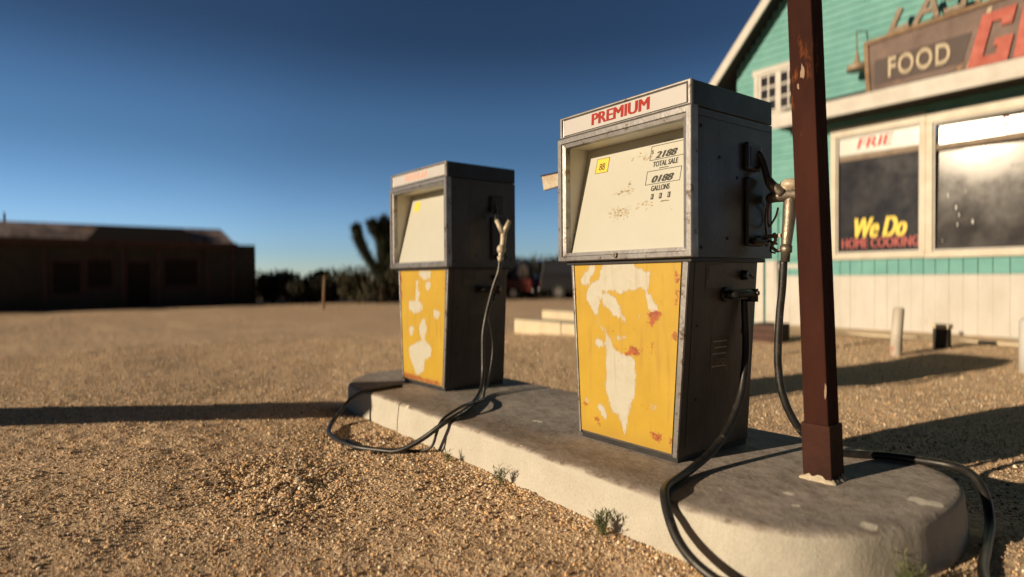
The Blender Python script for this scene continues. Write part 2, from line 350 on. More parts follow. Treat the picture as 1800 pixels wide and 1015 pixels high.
def peel_mat():
    m = bpy.data.materials.new('peeling yellow paint'); m.use_nodes = True; nt = m.node_tree; P = nt.nodes['Principled BSDF']; lk = nt.links.new
    tc = N(nt, 'ShaderNodeTexCoord')
    def nz(s, d=6, r=.6):
        n = N(nt, 'ShaderNodeTexNoise'); n.inputs['Scale'].default_value = s; n.inputs['Detail'].default_value = d; n.inputs['Roughness'].default_value = r
        lk(tc.outputs['Object'], n.inputs['Vector']); return n.outputs[0]
    a = N(nt, 'ShaderNodeVertexColor'); a.layer_name = 'wear'; sp = N(nt, 'ShaderNodeSeparateColor'); lk(a.outputs[0], sp.inputs[0])
    def thr(src, n, amt, lo, hi):
        q = N(nt, 'ShaderNodeMath', operation='MULTIPLY_ADD'); lk(n, q.inputs[0]); q.inputs[1].default_value = amt; lk(src, q.inputs[2])
        mr = N(nt, 'ShaderNodeMapRange'); mr.inputs[1].default_value = lo+amt*.5; mr.inputs[2].default_value = hi+amt*.5; lk(q.outputs[0], mr.inputs[0]); return mr.outputs[0]
    mp = N(nt, 'ShaderNodeMapping'); mp.inputs['Scale'].default_value = (1.5, 1, .45); lk(tc.outputs['Object'], mp.inputs[0])
    nv_ = N(nt, 'ShaderNodeTexNoise'); nv_.inputs['Scale'].default_value = 42; nv_.inputs['Detail'].default_value = 9; nv_.inputs['Roughness'].default_value = .85; lk(mp.outputs[0], nv_.inputs['Vector'])
    pe = thr(sp.outputs[0], nv_.outputs[0], 2.6, .40, .45); rim = thr(sp.outputs[0], nv_.outputs[0], 2.6, .33, .38); ru = thr(sp.outputs[1], nz(42, 8, .8), 2.6, .30, .5)
    yr = N(nt, 'ShaderNodeValToRGB'); e = yr.color_ramp.elements; e[0].position = .3; e[0].color = (.39, .245, .014, 1); e[1].position = .7; e[1].color = (.44, .285, .022, 1); lk(nz(7, 6), yr.inputs[0])
    cr = N(nt, 'ShaderNodeValToRGB'); e = cr.color_ramp.elements; e[0].position = .3; e[0].color = (.41, .39, .31, 1); e[1].position = .7; e[1].color = (.45, .44, .37, 1); lk(nz(25, 6), cr.inputs[0])
    rr = N(nt, 'ShaderNodeValToRGB'); e = rr.color_ramp.elements; e[0].position = .35; e[0].color = (.20, .035, .012, 1); e[1].position = .65; e[1].color = (.36, .10, .02, 1); lk(nz(50, 6), rr.inputs[0])
    xr = N(nt, 'ShaderNodeMix', data_type='RGBA'); lk(rim, xr.inputs[0]); lk(yr.outputs[0], xr.inputs[6]); xr.inputs[7].default_value = (.36, .22, .05, 1)
    x1 = N(nt, 'ShaderNodeMix', data_type='RGBA'); lk(pe, x1.inputs[0]); lk(xr.outputs[2], x1.inputs[6]); lk(cr.outputs[0], x1.inputs[7])
    x2 = N(nt, 'ShaderNodeMix', data_type='RGBA'); lk(ru, x2.inputs[0]); lk(x1.outputs[2], x2.inputs[6]); lk(rr.outputs[0], x2.inputs[7])
    # faint brown runs down the sheet and grime along its foot
    mq = N(nt, 'ShaderNodeMapping'); mq.inputs['Scale'].default_value = (1, 1, .08); lk(tc.outputs['Object'], mq.inputs[0])
    ns = N(nt, 'ShaderNodeTexNoise'); ns.inputs['Scale'].default_value = 40; ns.inputs['Detail'].default_value = 5; lk(mq.outputs[0], ns.inputs['Vector'])
    rs_ = N(nt, 'ShaderNodeMapRange'); rs_.inputs[1].default_value = .56; rs_.inputs[2].default_value = .78; rs_.inputs[4].default_value = .45; lk(ns.outputs[0], rs_.inputs[0])
    sz = N(nt, 'ShaderNodeSeparateXYZ'); lk(tc.outputs['Object'], sz.inputs[0])
    ft = N(nt, 'ShaderNodeMapRange'); ft.inputs[1].default_value = .10; ft.inputs[2].default_value = .03; ft.inputs[4].default_value = .35; lk(sz.outputs[2], ft.inputs[0])
    mxx = N(nt, 'ShaderNodeMath', operation='MAXIMUM'); lk(rs_.outputs[0], mxx.inputs[0]); lk(ft.outputs[0], mxx.inputs[1])
    x2b = N(nt, 'ShaderNodeMix', data_type='RGBA'); lk(mxx.outputs[0], x2b.inputs[0]); lk(x2.outputs[2], x2b.inputs[6]); x2b.inputs[7].default_value = (.27, .145, .03, 1); x2 = x2b
    # pepper of tiny scratches
    sc = N(nt, 'ShaderNodeMapRange'); sc.inputs[1].default_value = .70; sc.inputs[2].default_value = .74; lk(nz(85, 3, .6), sc.inputs[0])
    x3 = N(nt, 'ShaderNodeMix', data_type='RGBA'); lk(sc.outputs[0], x3.inputs[0]); lk(x2.outputs[2], x3.inputs[6]); x3.inputs[7].default_value = (.42, .17, .03, 1)
    lk(x3.outputs[2], P.inputs['Base Color']); P.inputs['Roughness'].default_value = .5
    b = N(nt, 'ShaderNodeBump'); b.inputs['Strength'].default_value = .4; b.inputs['Distance'].default_value = .001; b.invert = True; lk(pe, b.inputs['Height'])
    b2 = N(nt, 'ShaderNodeBump'); b2.inputs['Strength'].default_value = .15; b2.inputs['Distance'].default_value = .01; lk(nz(5, 3), b2.inputs['Height']); lk(b2.outputs[0], b.inputs['Normal'])
    lk(b.outputs[0], P.inputs['Normal'])
    return m
M['peel'] = peel_mat()

# ------------------------------------------------------------------ ground
def vnoise(x, y, s, seed=0):
    x = x/s; y = y/s; xi = np.floor(x).astype(np.int64); yi = np.floor(y).astype(np.int64); fx = x-xi; fy = y-yi
    fx = fx*fx*(3-2*fx); fy = fy*fy*(3-2*fy)
    def h(a, b):
        n = (a*374761393+b*668265263+seed*1442695041) & 0x7fffffff
        n = ((n ^ (n >> 13))*1274126177) & 0x7fffffff
        return ((n ^ (n >> 16)) & 0xffff)/65535.0
    return (h(xi, yi)*(1-fx)+h(xi+1, yi)*fx)*(1-fy)+(h(xi, yi+1)*(1-fx)+h(xi+1, yi+1)*fx)*fy-.5
def sstep(a, b, x):
    t = np.clip((x-a)/(b-a), 0, 1); return t*t*(3-2*t)
def ground_z(x, y, fine=True):
    x = np.asarray(x, float); y = np.asarray(y, float)
    z = -.17-.0185*np.clip(-x-5, 0, 33)
    z = z-.11*sstep(.5, 1.1, y)*(1-sstep(4.5, 8.5, y))*sstep(-4.5, -2, x)
    amp = sstep(.62, .9, np.abs(y))+sstep(1.15, 1.4, x)+sstep(2.9, 3.2, -x); amp = np.clip(amp, 0.25, 1)
    z = z+amp*(.065*vnoise(x, y, 2.3, 1)+.038*vnoise(x, y, .8, 2)+.016*vnoise(x, y, .27, 3))
    cl_ = np.exp(-((x+.95)**2+(y+1.42)**2)/.07)+.7*np.exp(-((x+1.4)**2+(y+.9)**2)/.06)+.35*np.exp(-((x+2.3)**2+(y+1.9)**2)/.5)
    if fine: z = z+cl_*(.035*vnoise(x, y, .075, 6)+.02*vnoise(x, y, .04, 7))
    if fine: z = z+.007*vnoise(x, y, .09, 4)+.005*vnoise(x, y, .045, 5)
    return z
def axis(lo, hi, st, far, g):
    a = list(np.arange(lo, hi, st)); d = st
    while a[-1] < far: d *= g; a.append(a[-1]+d)
    d = st; b = [lo]
    while b[-1] > -far: d *= g; b.append(b[-1]-d)
    return np.array(b[:0:-1]+a)
gx = axis(-5, 2.2, .022, 900, 1.05); gy = axis(-2.6, 4, .022, 900, 1.05)
X, Y = np.meshgrid(gx, gy); Z = ground_z(X, Y)
nx, ny = len(gx), len(gy); co = np.stack([X, Y, Z], -1).reshape(-1, 3).astype(np.float32)
idx = np.arange(nx*ny).reshape(ny, nx)
q = np.stack([idx[:-1, :-1], idx[:-1, 1:], idx[1:, 1:], idx[1:, :-1]], -1).reshape(-1, 4)
def np_mesh(name, co, faces, mat, parent=None, smooth=True):
    me = bpy.data.meshes.new(name); me.vertices.add(len(co)); me.vertices.foreach_set('co', np.asarray(co, np.float32).ravel())
    k = faces.shape[1]; me.loops.add(faces.size); me.loops.foreach_set('vertex_index', faces.astype(np.int32).ravel())
    me.polygons.add(len(faces)); me.polygons.foreach_set('loop_start', np.arange(0, faces.size, k, dtype=np.int32))
    me.polygons.foreach_set('use_smooth', np.full(len(faces), smooth)); me.update(calc_edges=True)
    return link_mesh(name, me, mat, parent)
g = np_mesh('ground', co, q, M['ground']); tag(g, kind='structure')

# ------------------------------------------------------------------ gravel
rng = np.random.default_rng(3)
def ico():
    bm = bmesh.new(); bmesh.ops.create_icosphere(bm, subdivisions=1, radius=1)
    v = np.array([x.co[:] for x in bm.verts]); f = np.array([[y.index for y in x.verts] for x in bm.faces]); bm.free(); return v, f
IV, IF = ico()
def island_in(x, y, m=0.0):
    return (np.abs(y) < .60+m) & (x > -2.75-m) & (x < 1.13+m)
def make_gravel():
    n = 300000
    r = .85+(rng.random(n)**1.35)*9.5; a = yaw+rad(90)+(rng.random(n)-.5)*rad(118)
    x = CAM.x+r*np.cos(a); y = CAM.y+r*np.sin(a)
    s = .0014+.0016*rng.random(n)+.005*rng.random(n)**9
    s = s*(1+.07*np.maximum(r-3, 0))
    # loose piles of coarser stones
    cl = []
    for cx, cy, sd, m_, k in ((-.92, -1.42, .17, 4200, 1.0), (-1.35, -.85, .22, 2600, 1.0), (-.45, -.72, .16, 1500, 1.1), (-2.2, -1.9, .5, 1200, 1.1), (-1.3, -1.7, .5, 1400, 1.0), (1.1, 1.2, .6, 1600, 1.2)):
        cl.append(np.stack([rng.normal(cx, sd*1.5, m_), rng.normal(cy, sd, m_), k*(.0022+.003*rng.random(m_)+.007*rng.random(m_)**8)]))
    cl = np.concatenate(cl, 1); x = np.concatenate([x, cl[0]]); y = np.concatenate([y, cl[1]]); s = np.concatenate([s, cl[2]])
    # a drift of stones against the kerb
    m_ = 6000; xx = rng.uniform(-2.4, 1.0, m_); x = np.concatenate([x, xx]); y = np.concatenate([y, -.60-np.abs(rng.normal(0, .07, m_))]); s = np.concatenate([s, .0018+.002*rng.random(m_)+.005*rng.random(m_)**10])
    ok = ~island_in(x, y); x, y, s = x[ok], y[ok], s[ok]; n = len(x)
    z = ground_z(x, y)+s*.25
    sc = s[:, None]*np.stack([.8+.5*rng.random(n), .8+.5*rng.random(n), .55+.4*rng.random(n)], 1)
    th = rng.random(n)*6.283; c, sn = np.cos(th), np.sin(th)
    V = IV[None]*sc[:, None]*(1+.35*(rng.random((n, 12, 1))-.5))
    tl = (rng.random(n)-.5)*.9; V[:, :, 2] += V[:, :, 0]*tl[:, None]
    vx = V[:, :, 0]*c[:, None]-V[:, :, 1]*sn[:, None]+x[:, None]; vy = V[:, :, 0]*sn[:, None]+V[:, :, 1]*c[:, None]+y[:, None]; vz = V[:, :, 2]+z[:, None]
    co = np.stack([vx, vy, vz], -1).reshape(-1, 3)
    fs = (IF[None]+12*np.arange(n)[:, None, None]).reshape(-1, 3)
    o = np_mesh('gravel', co, fs, M['stones'], smooth=False)
    pal = np.array([(.66, .48, .30), (.52, .35, .20), (.82, .67, .46), (.32, .21, .14), (.74, .47, .24), (.88, .78, .62), (.44, .35, .28), (.13, .09, .075)])
    k = rng.choice(len(pal), n, p=[.21, .20, .12, .14, .10, .06, .11, .06]); t = pal[k]*(.85+.3*rng.random((n, 1)))
    t = np.concatenate([t, np.ones((n, 1))], 1)
    ca = o.data.color_attributes.new('tint', 'FLOAT_COLOR', 'POINT'); ca.data.foreach_set('color', np.repeat(t, 12, 0).astype(np.float32).ravel())
    tag(o, 'loose tan gravel stones strewn over the dusty forecourt', 'gravel', kind='stuff')
make_gravel()

# ------------------------------------------------------------------ pump island
def island():
    # outline, counter-clockwise seen from above, starting on the front edge
    P = [(-2.25, -.555), (-1.6, -.56), (-.9, -.57), (-.2, -.585), (.3, -.598), (.62, -.605), (.78, -.59), (.90, -.54), (.99, -.45), (1.055, -.32), (1.095, -.17), (1.115, 0), (1.11, .17), (1.08, .32), (1.02, .43), (.93, .51), (.80, .55), (.6, .56), (.1, .53), (-.6, .52), (-1.4, .51), (-2.2, .50), (-2.5, .46), (-2.68, .36), (-2.78, .2), (-2.82, .02), (-2.80, -.14), (-2.73, -.28), (-2.62, -.40), (-2.46, -.50)]
    Q = []
    n = len(P)
    for i in range(n):
        a, b = Vector(P[i]), Vector(P[(i+1) % n]); k = max(1, int((b-a).length/.035))
        Q += [a.lerp(b, t/k) for t in range(k)]
    for _ in range(6): Q = [(Q[i-1]+Q[i]*2+Q[(i+1) % len(Q)])/4 for i in range(len(Q))]
    n = len(Q); nrm = []
    for i in range(n):
        d = (Q[(i+1) % n]-Q[i-1]).normalized(); nrm.append(Vector((d.y, -d.x)))
    prof = [(.035, -.45), (.018, -.17), (.009, -.09), (.005, -.045), (.003, -.022), (-.001, -.011), (-.008, -.004), (-.020, -.0008), (-.05, 0)]
    vs = []
    for o_, z in prof:
        for i in range(n):
            p = Q[i]+nrm[i]*o_; j = noise.noise(Vector((p.x*4, p.y*4, z*9)))*.008+noise.noise(Vector((p.x*22, p.y*22, z*30)))*.0025
            p = p+nrm[i]*j*(0 if z == 0 else 1)
            vs.append((p.x, p.y, z+(noise.noise(Vector((p.x*3, p.y*3, 5)))*.004 if -.1 < z < 0 else 0)))
    k = len(prof); fs = [(a*n+i, a*n+(i+1) % n, (a+1)*n+(i+1) % n, (a+1)*n+i) for a in range(k-1) for i in range(n)]
    m = MB(); m.add(vs, fs, True); b = (k-1)*n
    m.f.append(tuple(b+i for i in range(n))); m.sm.append(True)
    o = m.build('pump_island', M['concrete'])
    tag(o, 'long low concrete island with rounded ends carrying both fuel pumps', 'pump island')
island()

# ------------------------------------------------------------------ fuel pumps
PEEL1 = [[(0.171,0.989),(0.226,0.994),(0.234,0.965),(0.194,0.937),(0.156,0.902),(0.131,0.866),(0.081,0.865),(0.063,0.901),(0.096,0.925),(0.134,0.949)],[(0.304,0.987),(0.389,1.001),(0.476,0.992),(0.601,0.997),(0.612,0.967),(0.663,0.956),(0.723,0.939),(0.8,0.954),(0.743,0.923),(0.737,0.848),(0.687,0.853),(0.656,0.88),(0.616,0.841),(0.499,0.84),(0.478,0.811),(0.434,0.833),(0.286,0.837),(0.25,0.813),(0.261,0.771),(0.223,0.703),(0.187,0.708),(0.164,0.757),(0.115,0.792),(0.13,0.841),(0.216,0.884),(0.263,0.902),(0.276,0.948)],[(0.274,0.819),(0.366,0.815),(0.434,0.781),(0.468,0.741),(0.49,0.706),(0.546,0.656),(0.513,0.654),(0.457,0.693),(0.389,0.697),(0.354,0.738),(0.308,0.76)],[(0.687,0.853),(0.738,0.832),(0.811,0.757),(0.832,0.719),(0.793,0.718),(0.752,0.739),(0.735,0.771),(0.698,0.82)],[(0.219,0.709),(0.238,0.71),(0.236,0.637),(0.323,0.607),(0.323,0.597),(0.226,0.629)],[(0.612,0.596),(0.727,0.626),(0.731,0.771),(0.743,0.772),(0.742,0.62),(0.617,0.589)],[(0.318,0.595),(0.353,0.591),(0.365,0.541),(0.423,0.495),(0.583,0.476),(0.616,0.46),(0.623,0.373),(0.617,0.27),(0.567,0.184),(0.539,0.057),(0.505,0.038),(0.473,0.103),(0.461,0.177),(0.432,0.159),(0.4,0.12),(0.363,0.185),(0.326,0.249),(0.294,0.3),(0.32,0.356),(0.316,0.435),(0.341,0.476),(0.317,0.526)],[(0.2,0.563),(0.257,0.547),(0.298,0.524),(0.256,0.502),(0.214,0.512)],[(0.065,0.204),(0.099,0.179),(0.071,0.162)],[(0.198,0.185),(0.3,0.163),(0.312,0.101),(0.261,0.1),(0.223,0.145)],[(0.776,0.238),(0.84,0.227),(0.821,0.199)],[(0.634,0.712),(0.664,0.711),(0.66,0.69),(0.639,0.691)],[(0.388,0.574),(0.569,0.591),(0.58,0.577),(0.388,0.556)]]
RUST1 = [[(0.745,0.733),(0.842,0.719),(0.844,0.692),(0.795,0.69),(0.773,0.643),(0.752,0.654)],[(0.75,0.578),(0.777,0.568),(0.785,0.486),(0.763,0.508)],[(0.423,0.527),(0.44,0.521),(0.445,0.478),(0.428,0.483)],[(0.515,0.502),(0.571,0.5),(0.603,0.551),(0.64,0.523),(0.648,0.481),(0.604,0.49),(0.527,0.484)],[(0.678,0.538),(0.7,0.528),(0.712,0.486),(0.693,0.497)],[(0.962,0.636),(0.99,0.638),(0.992,0.571),(0.961,0.575)],[(0.966,0.943),(0.991,0.943),(1.003,0.617),(0.982,0.746)],[(0.751,0.077),(0.89,0.086),(0.896,0.068),(0.851,0.04),(0.806,0.062)],[(0.17,0.124),(0.221,0.088),(0.234,0.053),(0.186,0.061)],[(0.036,0.172),(0.09,0.161),(0.049,0.141)],[(0.973,0.087),(0.997,0.091),(0.995,0.012),(0.978,0.016)]]
PEEL2 = [[(0.424,0.98),(0.716,0.976),(0.674,0.926),(0.548,0.905),(0.443,0.943)],[(0.589,0.875),(0.694,0.89),(0.671,0.815),(0.607,0.8)],[(0.366,0.799),(0.477,0.799),(0.404,0.704),(0.35,0.711)],[(0.197,0.709),(0.494,0.705),(0.513,0.642),(0.35,0.597),(0.189,0.635)],[(0.774,0.647),(0.901,0.634),(0.859,0.569),(0.774,0.575)],[(0.532,0.577),(0.598,0.545),(0.552,0.524),(0.618,0.496),(0.568,0.374),(0.476,0.387),(0.434,0.472)],[(0.197,0.481),(0.316,0.468),(0.262,0.395),(0.19,0.41)],[(0.152,0.28),(0.28,0.324),(0.568,0.374),(0.727,0.311),(0.703,0.238),(0.561,0.193),(0.557,0.098),(0.357,0.044),(0.264,0.135),(0.169,0.206)],[(0.375,0.906),(0.44,0.906),(0.411,0.799),(0.366,0.799)]]
EDGE2 = [[(0.0,1.0),(0.032,1.0),(-0.008,0.42),(-0.054,0.454)],[(-0.06,0.23),(-0.007,0.116),(0.044,0.01),(-0.03,0.014)],[(0.048,0.04),(0.977,0.026),(0.986,0.003),(0.033,0.007)]]  # brown strips along the left edge and foot of the farther panel

def in_poly(px, py, poly):
    r = np.zeros(px.shape, bool); n = len(poly); j = n-1
    for i in range(n):
        xi, yi = poly[i]; xj, yj = poly[j]
        c = ((yi > py) != (yj > py)) & (px < (xj-xi)*(py-yi)/((yj-yi) or 1e-9)+xi); r ^= c; j = i
    return r
def wear_panel(name, c, mat_, parent, peel, rust):
    nu, nv = 150, 230
    u, v = np.meshgrid(np.linspace(0, 1, nu), np.linspace(0, 1, nv))
    c = [np.array(p, float) for p in c]      # TL TR BR BL
    W_ = lambda a: a[..., None]
    co = W_((1-u)*v)*c[0]+W_(u*v)*c[1]+W_(u*(1-v))*c[2]+W_((1-u)*(1-v))*c[3]
    co[..., 1] += .0015*vnoise(u*.7, v, .22, 8)
    idx = np.arange(nu*nv).reshape(nv, nu); q = np.stack([idx[:-1, :-1], idx[:-1, 1:], idx[1:, 1:], idx[1:, :-1]], -1).reshape(-1, 4)
    o = np_mesh(name, co.reshape(-1, 3), q, mat_, parent)
    du = u+.012*vnoise(u, v, .03, 11)+.014*vnoise(u, v, .012, 12); dv = v+.012*vnoise(u, v, .03, 13)
    A = np.zeros((nv, nu, 4)); A[..., 3] = 1
    for p in peel: A[..., 0] = np.maximum(A[..., 0], in_poly(du, dv, p))
    for p in rust: A[..., 1] = np.maximum(A[..., 1], in_poly(du, dv, p))
    for ch in (0, 1):
        a = A[..., ch]
        for _ in range(26): a = (a+np.roll(a, 1, 0)+np.roll(a, -1, 0)+np.roll(a, 1, 1)+np.roll(a, -1, 1))/5
        A[..., ch] = a
    at = o.data.color_attributes.new('wear', 'FLOAT_COLOR', 'POINT'); at.data.foreach_set('color', A.astype(np.float32).ravel())
    return o
W, WT, WB, D, DT, DB, ZS, ZH, ZT = .750, .668, .560, .560, .480, .490, .818, 1.397, 1.500
def ring(m, o, i, y0, y1):
    # rectangular bezel with mitred corners: o / i = (x0,x1,z0,z1) outer and inner, raised front at y0, back at y1
    (a, b, c, d), (e, f, g_, h) = o, i
    mid = [(a*.45+e*.55), (b*.45+f*.55), (c*.45+g_*.55), (d*.45+h*.55)]
    def R4(t, y): x0, x1, z0, z1 = t; return [(x0, y, z0), (x1, y, z0), (x1, y, z1), (x0, y, z1)]
    loops = [R4(o, y1), R4(o, y0+.004), R4((a+.004, b-.004, c+.004, d-.004), y0), R4(mid, y0), R4((mid[0]+.003, mid[1]-.003, mid[2]+.003, mid[3]-.003), y0+.007), R4(i, y0+.010), R4(i, y1)]
    vs = sum(loops, []); fs = []
    for k in range(len(loops)-1):
        for q in range(4): fs.append((k*4+q, k*4+(q+1) % 4, (k+1)*4+(q+1) % 4, (k+1)*4+q))
    m.add(vs, fs)
def fuel_pump(loc, rz, label, word, peel, rust, premium):
    root = empty('fuel_pump', loc, rz, label=label, cat='fuel pump', group='old fuel pumps on the island')
    yt, yb = -DT/2, -DB/2
    # plinth
    MB().box(-WB/2+.006, WB/2-.006, -DB/2+.006, DB/2-.006, -.004, .024).build('plinth', M['dark_part'], root)
    # tapered lower cabinet
    lo = [(-WB/2, yb, .020), (WB/2, yb, .020), (-WB/2, -yb, .020), (WB/2, -yb, .020), (-WT/2, yt, ZS), (WT/2, yt, ZS), (-WT/2, -yt, ZS), (WT/2, -yt, ZS)]
    MB().hexa(lo).build('lower_cabinet', M['side_low'], root, .006)
    def fr(u, z, off):     # point on the tapered front, u in -1..1
        t = (z-.02)/(ZS-.02); return (u*(WB/2*(1-t)+WT/2*t), (yb*(1-t)+yt*t)-off, z)
    # painted front panel
    wear_panel('front_panel', [fr(-.955, ZS-.003, .0042), fr(.895, ZS-.003, .0042), fr(.895, .034, .0042), fr(-.955, .034, .0042)], M['peel'], root, peel, rust)
    for u0, u1 in ((-1.004, -.958), (.925, 1.006)):
        m = MB(); m.hexa([fr(u0, .022, .011), fr(u1, .022, .011), fr(u0, .022, -.002), fr(u1, .022, -.002), fr(u0, ZS-.002, .011), fr(u1, ZS-.002, .011), fr(u0, ZS-.002, -.002), fr(u1, ZS-.002, -.002)])
        m.build('corner_strip', M['silver'], root, .003)
    # seam rail under the upper cabinet
    MB().box(-W/2+.02, W/2-.02, -D/2+.022, D/2-.02, ZS-.012, ZS+.004).build('seam_rail', M['dark_part'], root)
    # upper cabinet: open fronted shell
    m = MB(); t_ = .014; yf, ybk = -D/2+.006, D/2; yr = -.10
    m.box(-W/2, W/2, yr, ybk, ZS+.005, ZH)
    m.box(-W/2, -W/2+t_, yf, yr-.0005, ZS+.005, ZH); m.box(W/2-t_, W/2, yf, yr-.0005, ZS+.005, ZH)
    m.box(-W/2+t_+.0005, W/2-t_-.0005, yf, yr-.0005, ZS+.005, ZS+.03); m.box(-W/2+t_+.0005, W/2-t_-.0005, yf, yr-.0005, ZH-.025, ZH)
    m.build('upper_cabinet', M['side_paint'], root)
    m = MB(); x0, x1, z0, z1 = -.339, .339, .858, 1.360
    m.box(x0-.012, x0, yf+.002, yr-.001, z0, z1); m.box(x1, x1+.012, yf+.002, yr-.001, z0, z1); m.box(x0-.012, x1+.012, yf+.002, yr-.001, z1+.0005, z1+.008); m.box(x0-.012, x1+.012, yf+.002, yr-.001, z0-.008, z0-.0005)
    m.build('recess_liner', M['liner'], root)
    # slanted dial plate
    yb0, yt0 = -.248, -.130
    dial = MB(); dial.add([(x0, yb0, z0), (x1, yb0, z0), (x1, yt0, z1), (x0, yt0, z1), (x0, yb0+.006, z0), (x1, yb0+.006, z0), (x1, yt0+.006, z1), (x0, yt0+.006, z1)], [(0, 1, 2, 3), (7, 6, 5, 4), (0, 4, 5, 1), (2, 6, 7, 3), (1, 5, 6, 2), (0, 3, 7, 4)])
    dp = dial.build('dial_plate', M['dial'], root)
    sl = math.atan2(yt0-yb0, z1-z0)
    def dm(x, z, off=.0006):       # text matrix on the slanted plate
        k = (z-z0)/(z1-z0); return Matrix.Translation((x, yb0+(yt0-yb0)*k-off, z)) @ Matrix.Rotation(rad(90)-sl, 4, 'X')
    def rect(name, x, z, w_, h_, mt, off=.0012, th=.0010):
        mm = MB().box(0, w_, 0, h_, -th, 0); o = mm.build(name, mt, dp); o.data.transform(dm(x, z, off)); return o
    def frame(x, z, w_, h_, t=.0022):
        mm = MB(); mm.box(0, w_, 0, t, 0, .0006); mm.box(0, w_, h_-t, h_, 0, .0006); mm.box(0, t, t, h_-t, 0, .0006); mm.box(w_-t, w_, t, h_-t, 0, .0006)
        o = mm.build('counter_outline', M['ink'], dp); o.data.transform(dm(x, z, .0008))
    rect('grade_tag', -.262, 1.236, .080, .072, M['tag_yellow'])
    if premium:
        mm = MB(); t = .0018; mm.box(0, .080, 0, t, 0, .0006); mm.box(0, .080, .070, .072, 0, .0006); mm.box(0, t, t, .07, 0, .0006); mm.box(.0782, .080, t, .07, 0, .0006)
        o = mm.build('tag_border', M['ink'], dp); o.data.transform(dm(-.262, 1.236, .0016))
        text('tag_number', '88', M['ink'], dp, dm(-.240, 1.249, .0018), .036, .034)
        frame(.066, 1.247, .182, .066); frame(.062, 1.140, .182, .062)
        text('dollar_mark', '$', M['ink'], dp, dm(.072, 1.274), .009, .020)
        text('sale_counter', '2188', M['ink'], dp, dm(.094, 1.253), .116, .030, shear=.30, stroke=.0055)
        text('sale_caption', 'TOTAL SALE', M['ink'], dp, dm(.088, 1.216), .132, .024, bold=.008, stroke=.0012)
        text('gallons_counter', '0188', M['ink'], dp, dm(.094, 1.147), .116, .030, shear=.30, stroke=.0055)
        text('gallons_caption', 'GALLONS', M['ink'], dp, dm(.098, 1.110), .098, .024, bold=.008, stroke=.0012)
        for k in range(3):
            rect('price_wheel', .104+k*.044, 1.074, .014, .024, M['ink'])
            text('price_digit', '8', M['dial'], dp, dm(.1075+k*.044, 1.079, .0026), .007, .014)
        mm = MB(); mm.box(0, .05, 0, .003, 0, .0006); o = mm.build('slot_mark', M['ink'], dp); o.data.transform(dm(.125, 1.206, .0008))
        mm = MB(); mm.box(0, .05, 0, .003, 0, .0006); o = mm.build('slot_mark', M['ink'], dp); o.data.transform(dm(.13, 1.320, .0008))
        mm = MB(); mm.box(0, .045, 0, .002, 0, .0006); o = mm.build('slot_mark', M['ink'], dp); o.data.transform(dm(.16, 1.060, .0008))
        # brown stain flecks on the plate
        rs = random.Random(5); mm = MB()
        for (cx, cz, sx, sz, n_) in ((-.05, 1.125, .055, .012, 60), (-.06, 1.035, .065, .022, 130), (-.03, 1.16, .012, .008, 12), (.03, 1.27, .05, .02, 30), (.10, 1.05, .08, .02, 30)):
            for _ in range(n_):
                x, z = rs.gauss(cx, sx*.6), rs.gauss(cz, sz*.6); r = .001+.0035*rs.random()**2
                if z > 1.34 or z < .87: continue
                b = len(mm.v); kk = (z-z0)/(z1-z0)
                pts = [(x+r*1.5*math.cos(a)*(.6+.6*rs.random()), r*math.sin(a)*(.6+.6*rs.random())) for a in np.linspace(0, 5.6, 7)]
                mm.add([(px_, yb0+(yt0-yb0)*((z+pz_-z0)/(z1-z0))-.0009, z+pz_) for px_, pz_ in pts], [tuple(range(7))])
        mm.build('stain_flecks', M['stain'], dp)
    # metal bezel round the dial
    m = MB(); ring(m, (-W/2-.010, W/2+.006, ZS+.004, ZH+.004), (-.337, .337, .862, 1.357), -D/2-.010, -D/2+.030)
    bz = m.build('bezel', M['silver'], root)
    if premium:
        m = MB(); m.tube([(-.01, -D/2-.009, ZS+.023), (-.01, -D/2-.020, ZS+.023)], .011, 16); lk_ = m.build('bezel_lock', M['brass'], root)
        MB().box(-.012, -.008, -D/2-.0215, -D/2-.019, ZS+.016, ZS+.030).build('key_slot', M['ink'], lk_)
    # header
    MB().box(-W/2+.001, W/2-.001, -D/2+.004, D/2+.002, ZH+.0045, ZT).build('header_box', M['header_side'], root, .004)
    m = MB(); ring(m, (-W/2+.002, W/2, ZH+.006, ZT+.001), (-.347, .352, ZH+.017, ZT-.014), -D/2-.004, -D/2+.010)
    m.build('header_frame', M['header_trim'], root)
    hp = MB().box(-.346, .351, -D/2+.000, -D/2+.0035, ZH+.018, ZT-.015).build('header_sign', M['sign_white'], root)
    text('grade_word', word, M['red_ink'], hp, front(-.163, -D/2-.0008, 1.428), .336, .050, shear=.05, stroke=.0065) if premium else \
        text('grade_word', word, mat('faded red lettering', (.78, .36, .26), rough=.5), hp, front(-.16, -D/2-.0008, 1.430), .30, .044, bold=.02)
    # ---- right side fittings
    xs = W/2
    for a_, b_ in ((ZS+.012, ZS+.026), (ZH-.030, ZH-.018)): MB().box(xs, xs+.003, -.268, .272, a_, b_).build('side_hem', M['side_paint'], root)
    for y, z in ((-.22, .86), (-.22, 1.33), (.02, 1.15), (-.10, 1.22), (-.05, .90), (.24, .88)): MB().tube([(xs-.001, y, z), (xs+.004, y, z)], .007, 10).build('screw', M['dark_part'], root)
    nb = MB().box(xs, xs+.022, .058, .172, 1.185, 1.302).build('spout_boot', M['black'], root, .012, 3)
    MB().box(xs+.0225, xs+.024, .082, .150, 1.205, 1.282).build('boot_opening', M['dark_part'], nb)
    MB().box(xs, xs+.018, .066, .195, .872, 1.158).build('nozzle_backplate', M['black'], root, .014, 3)
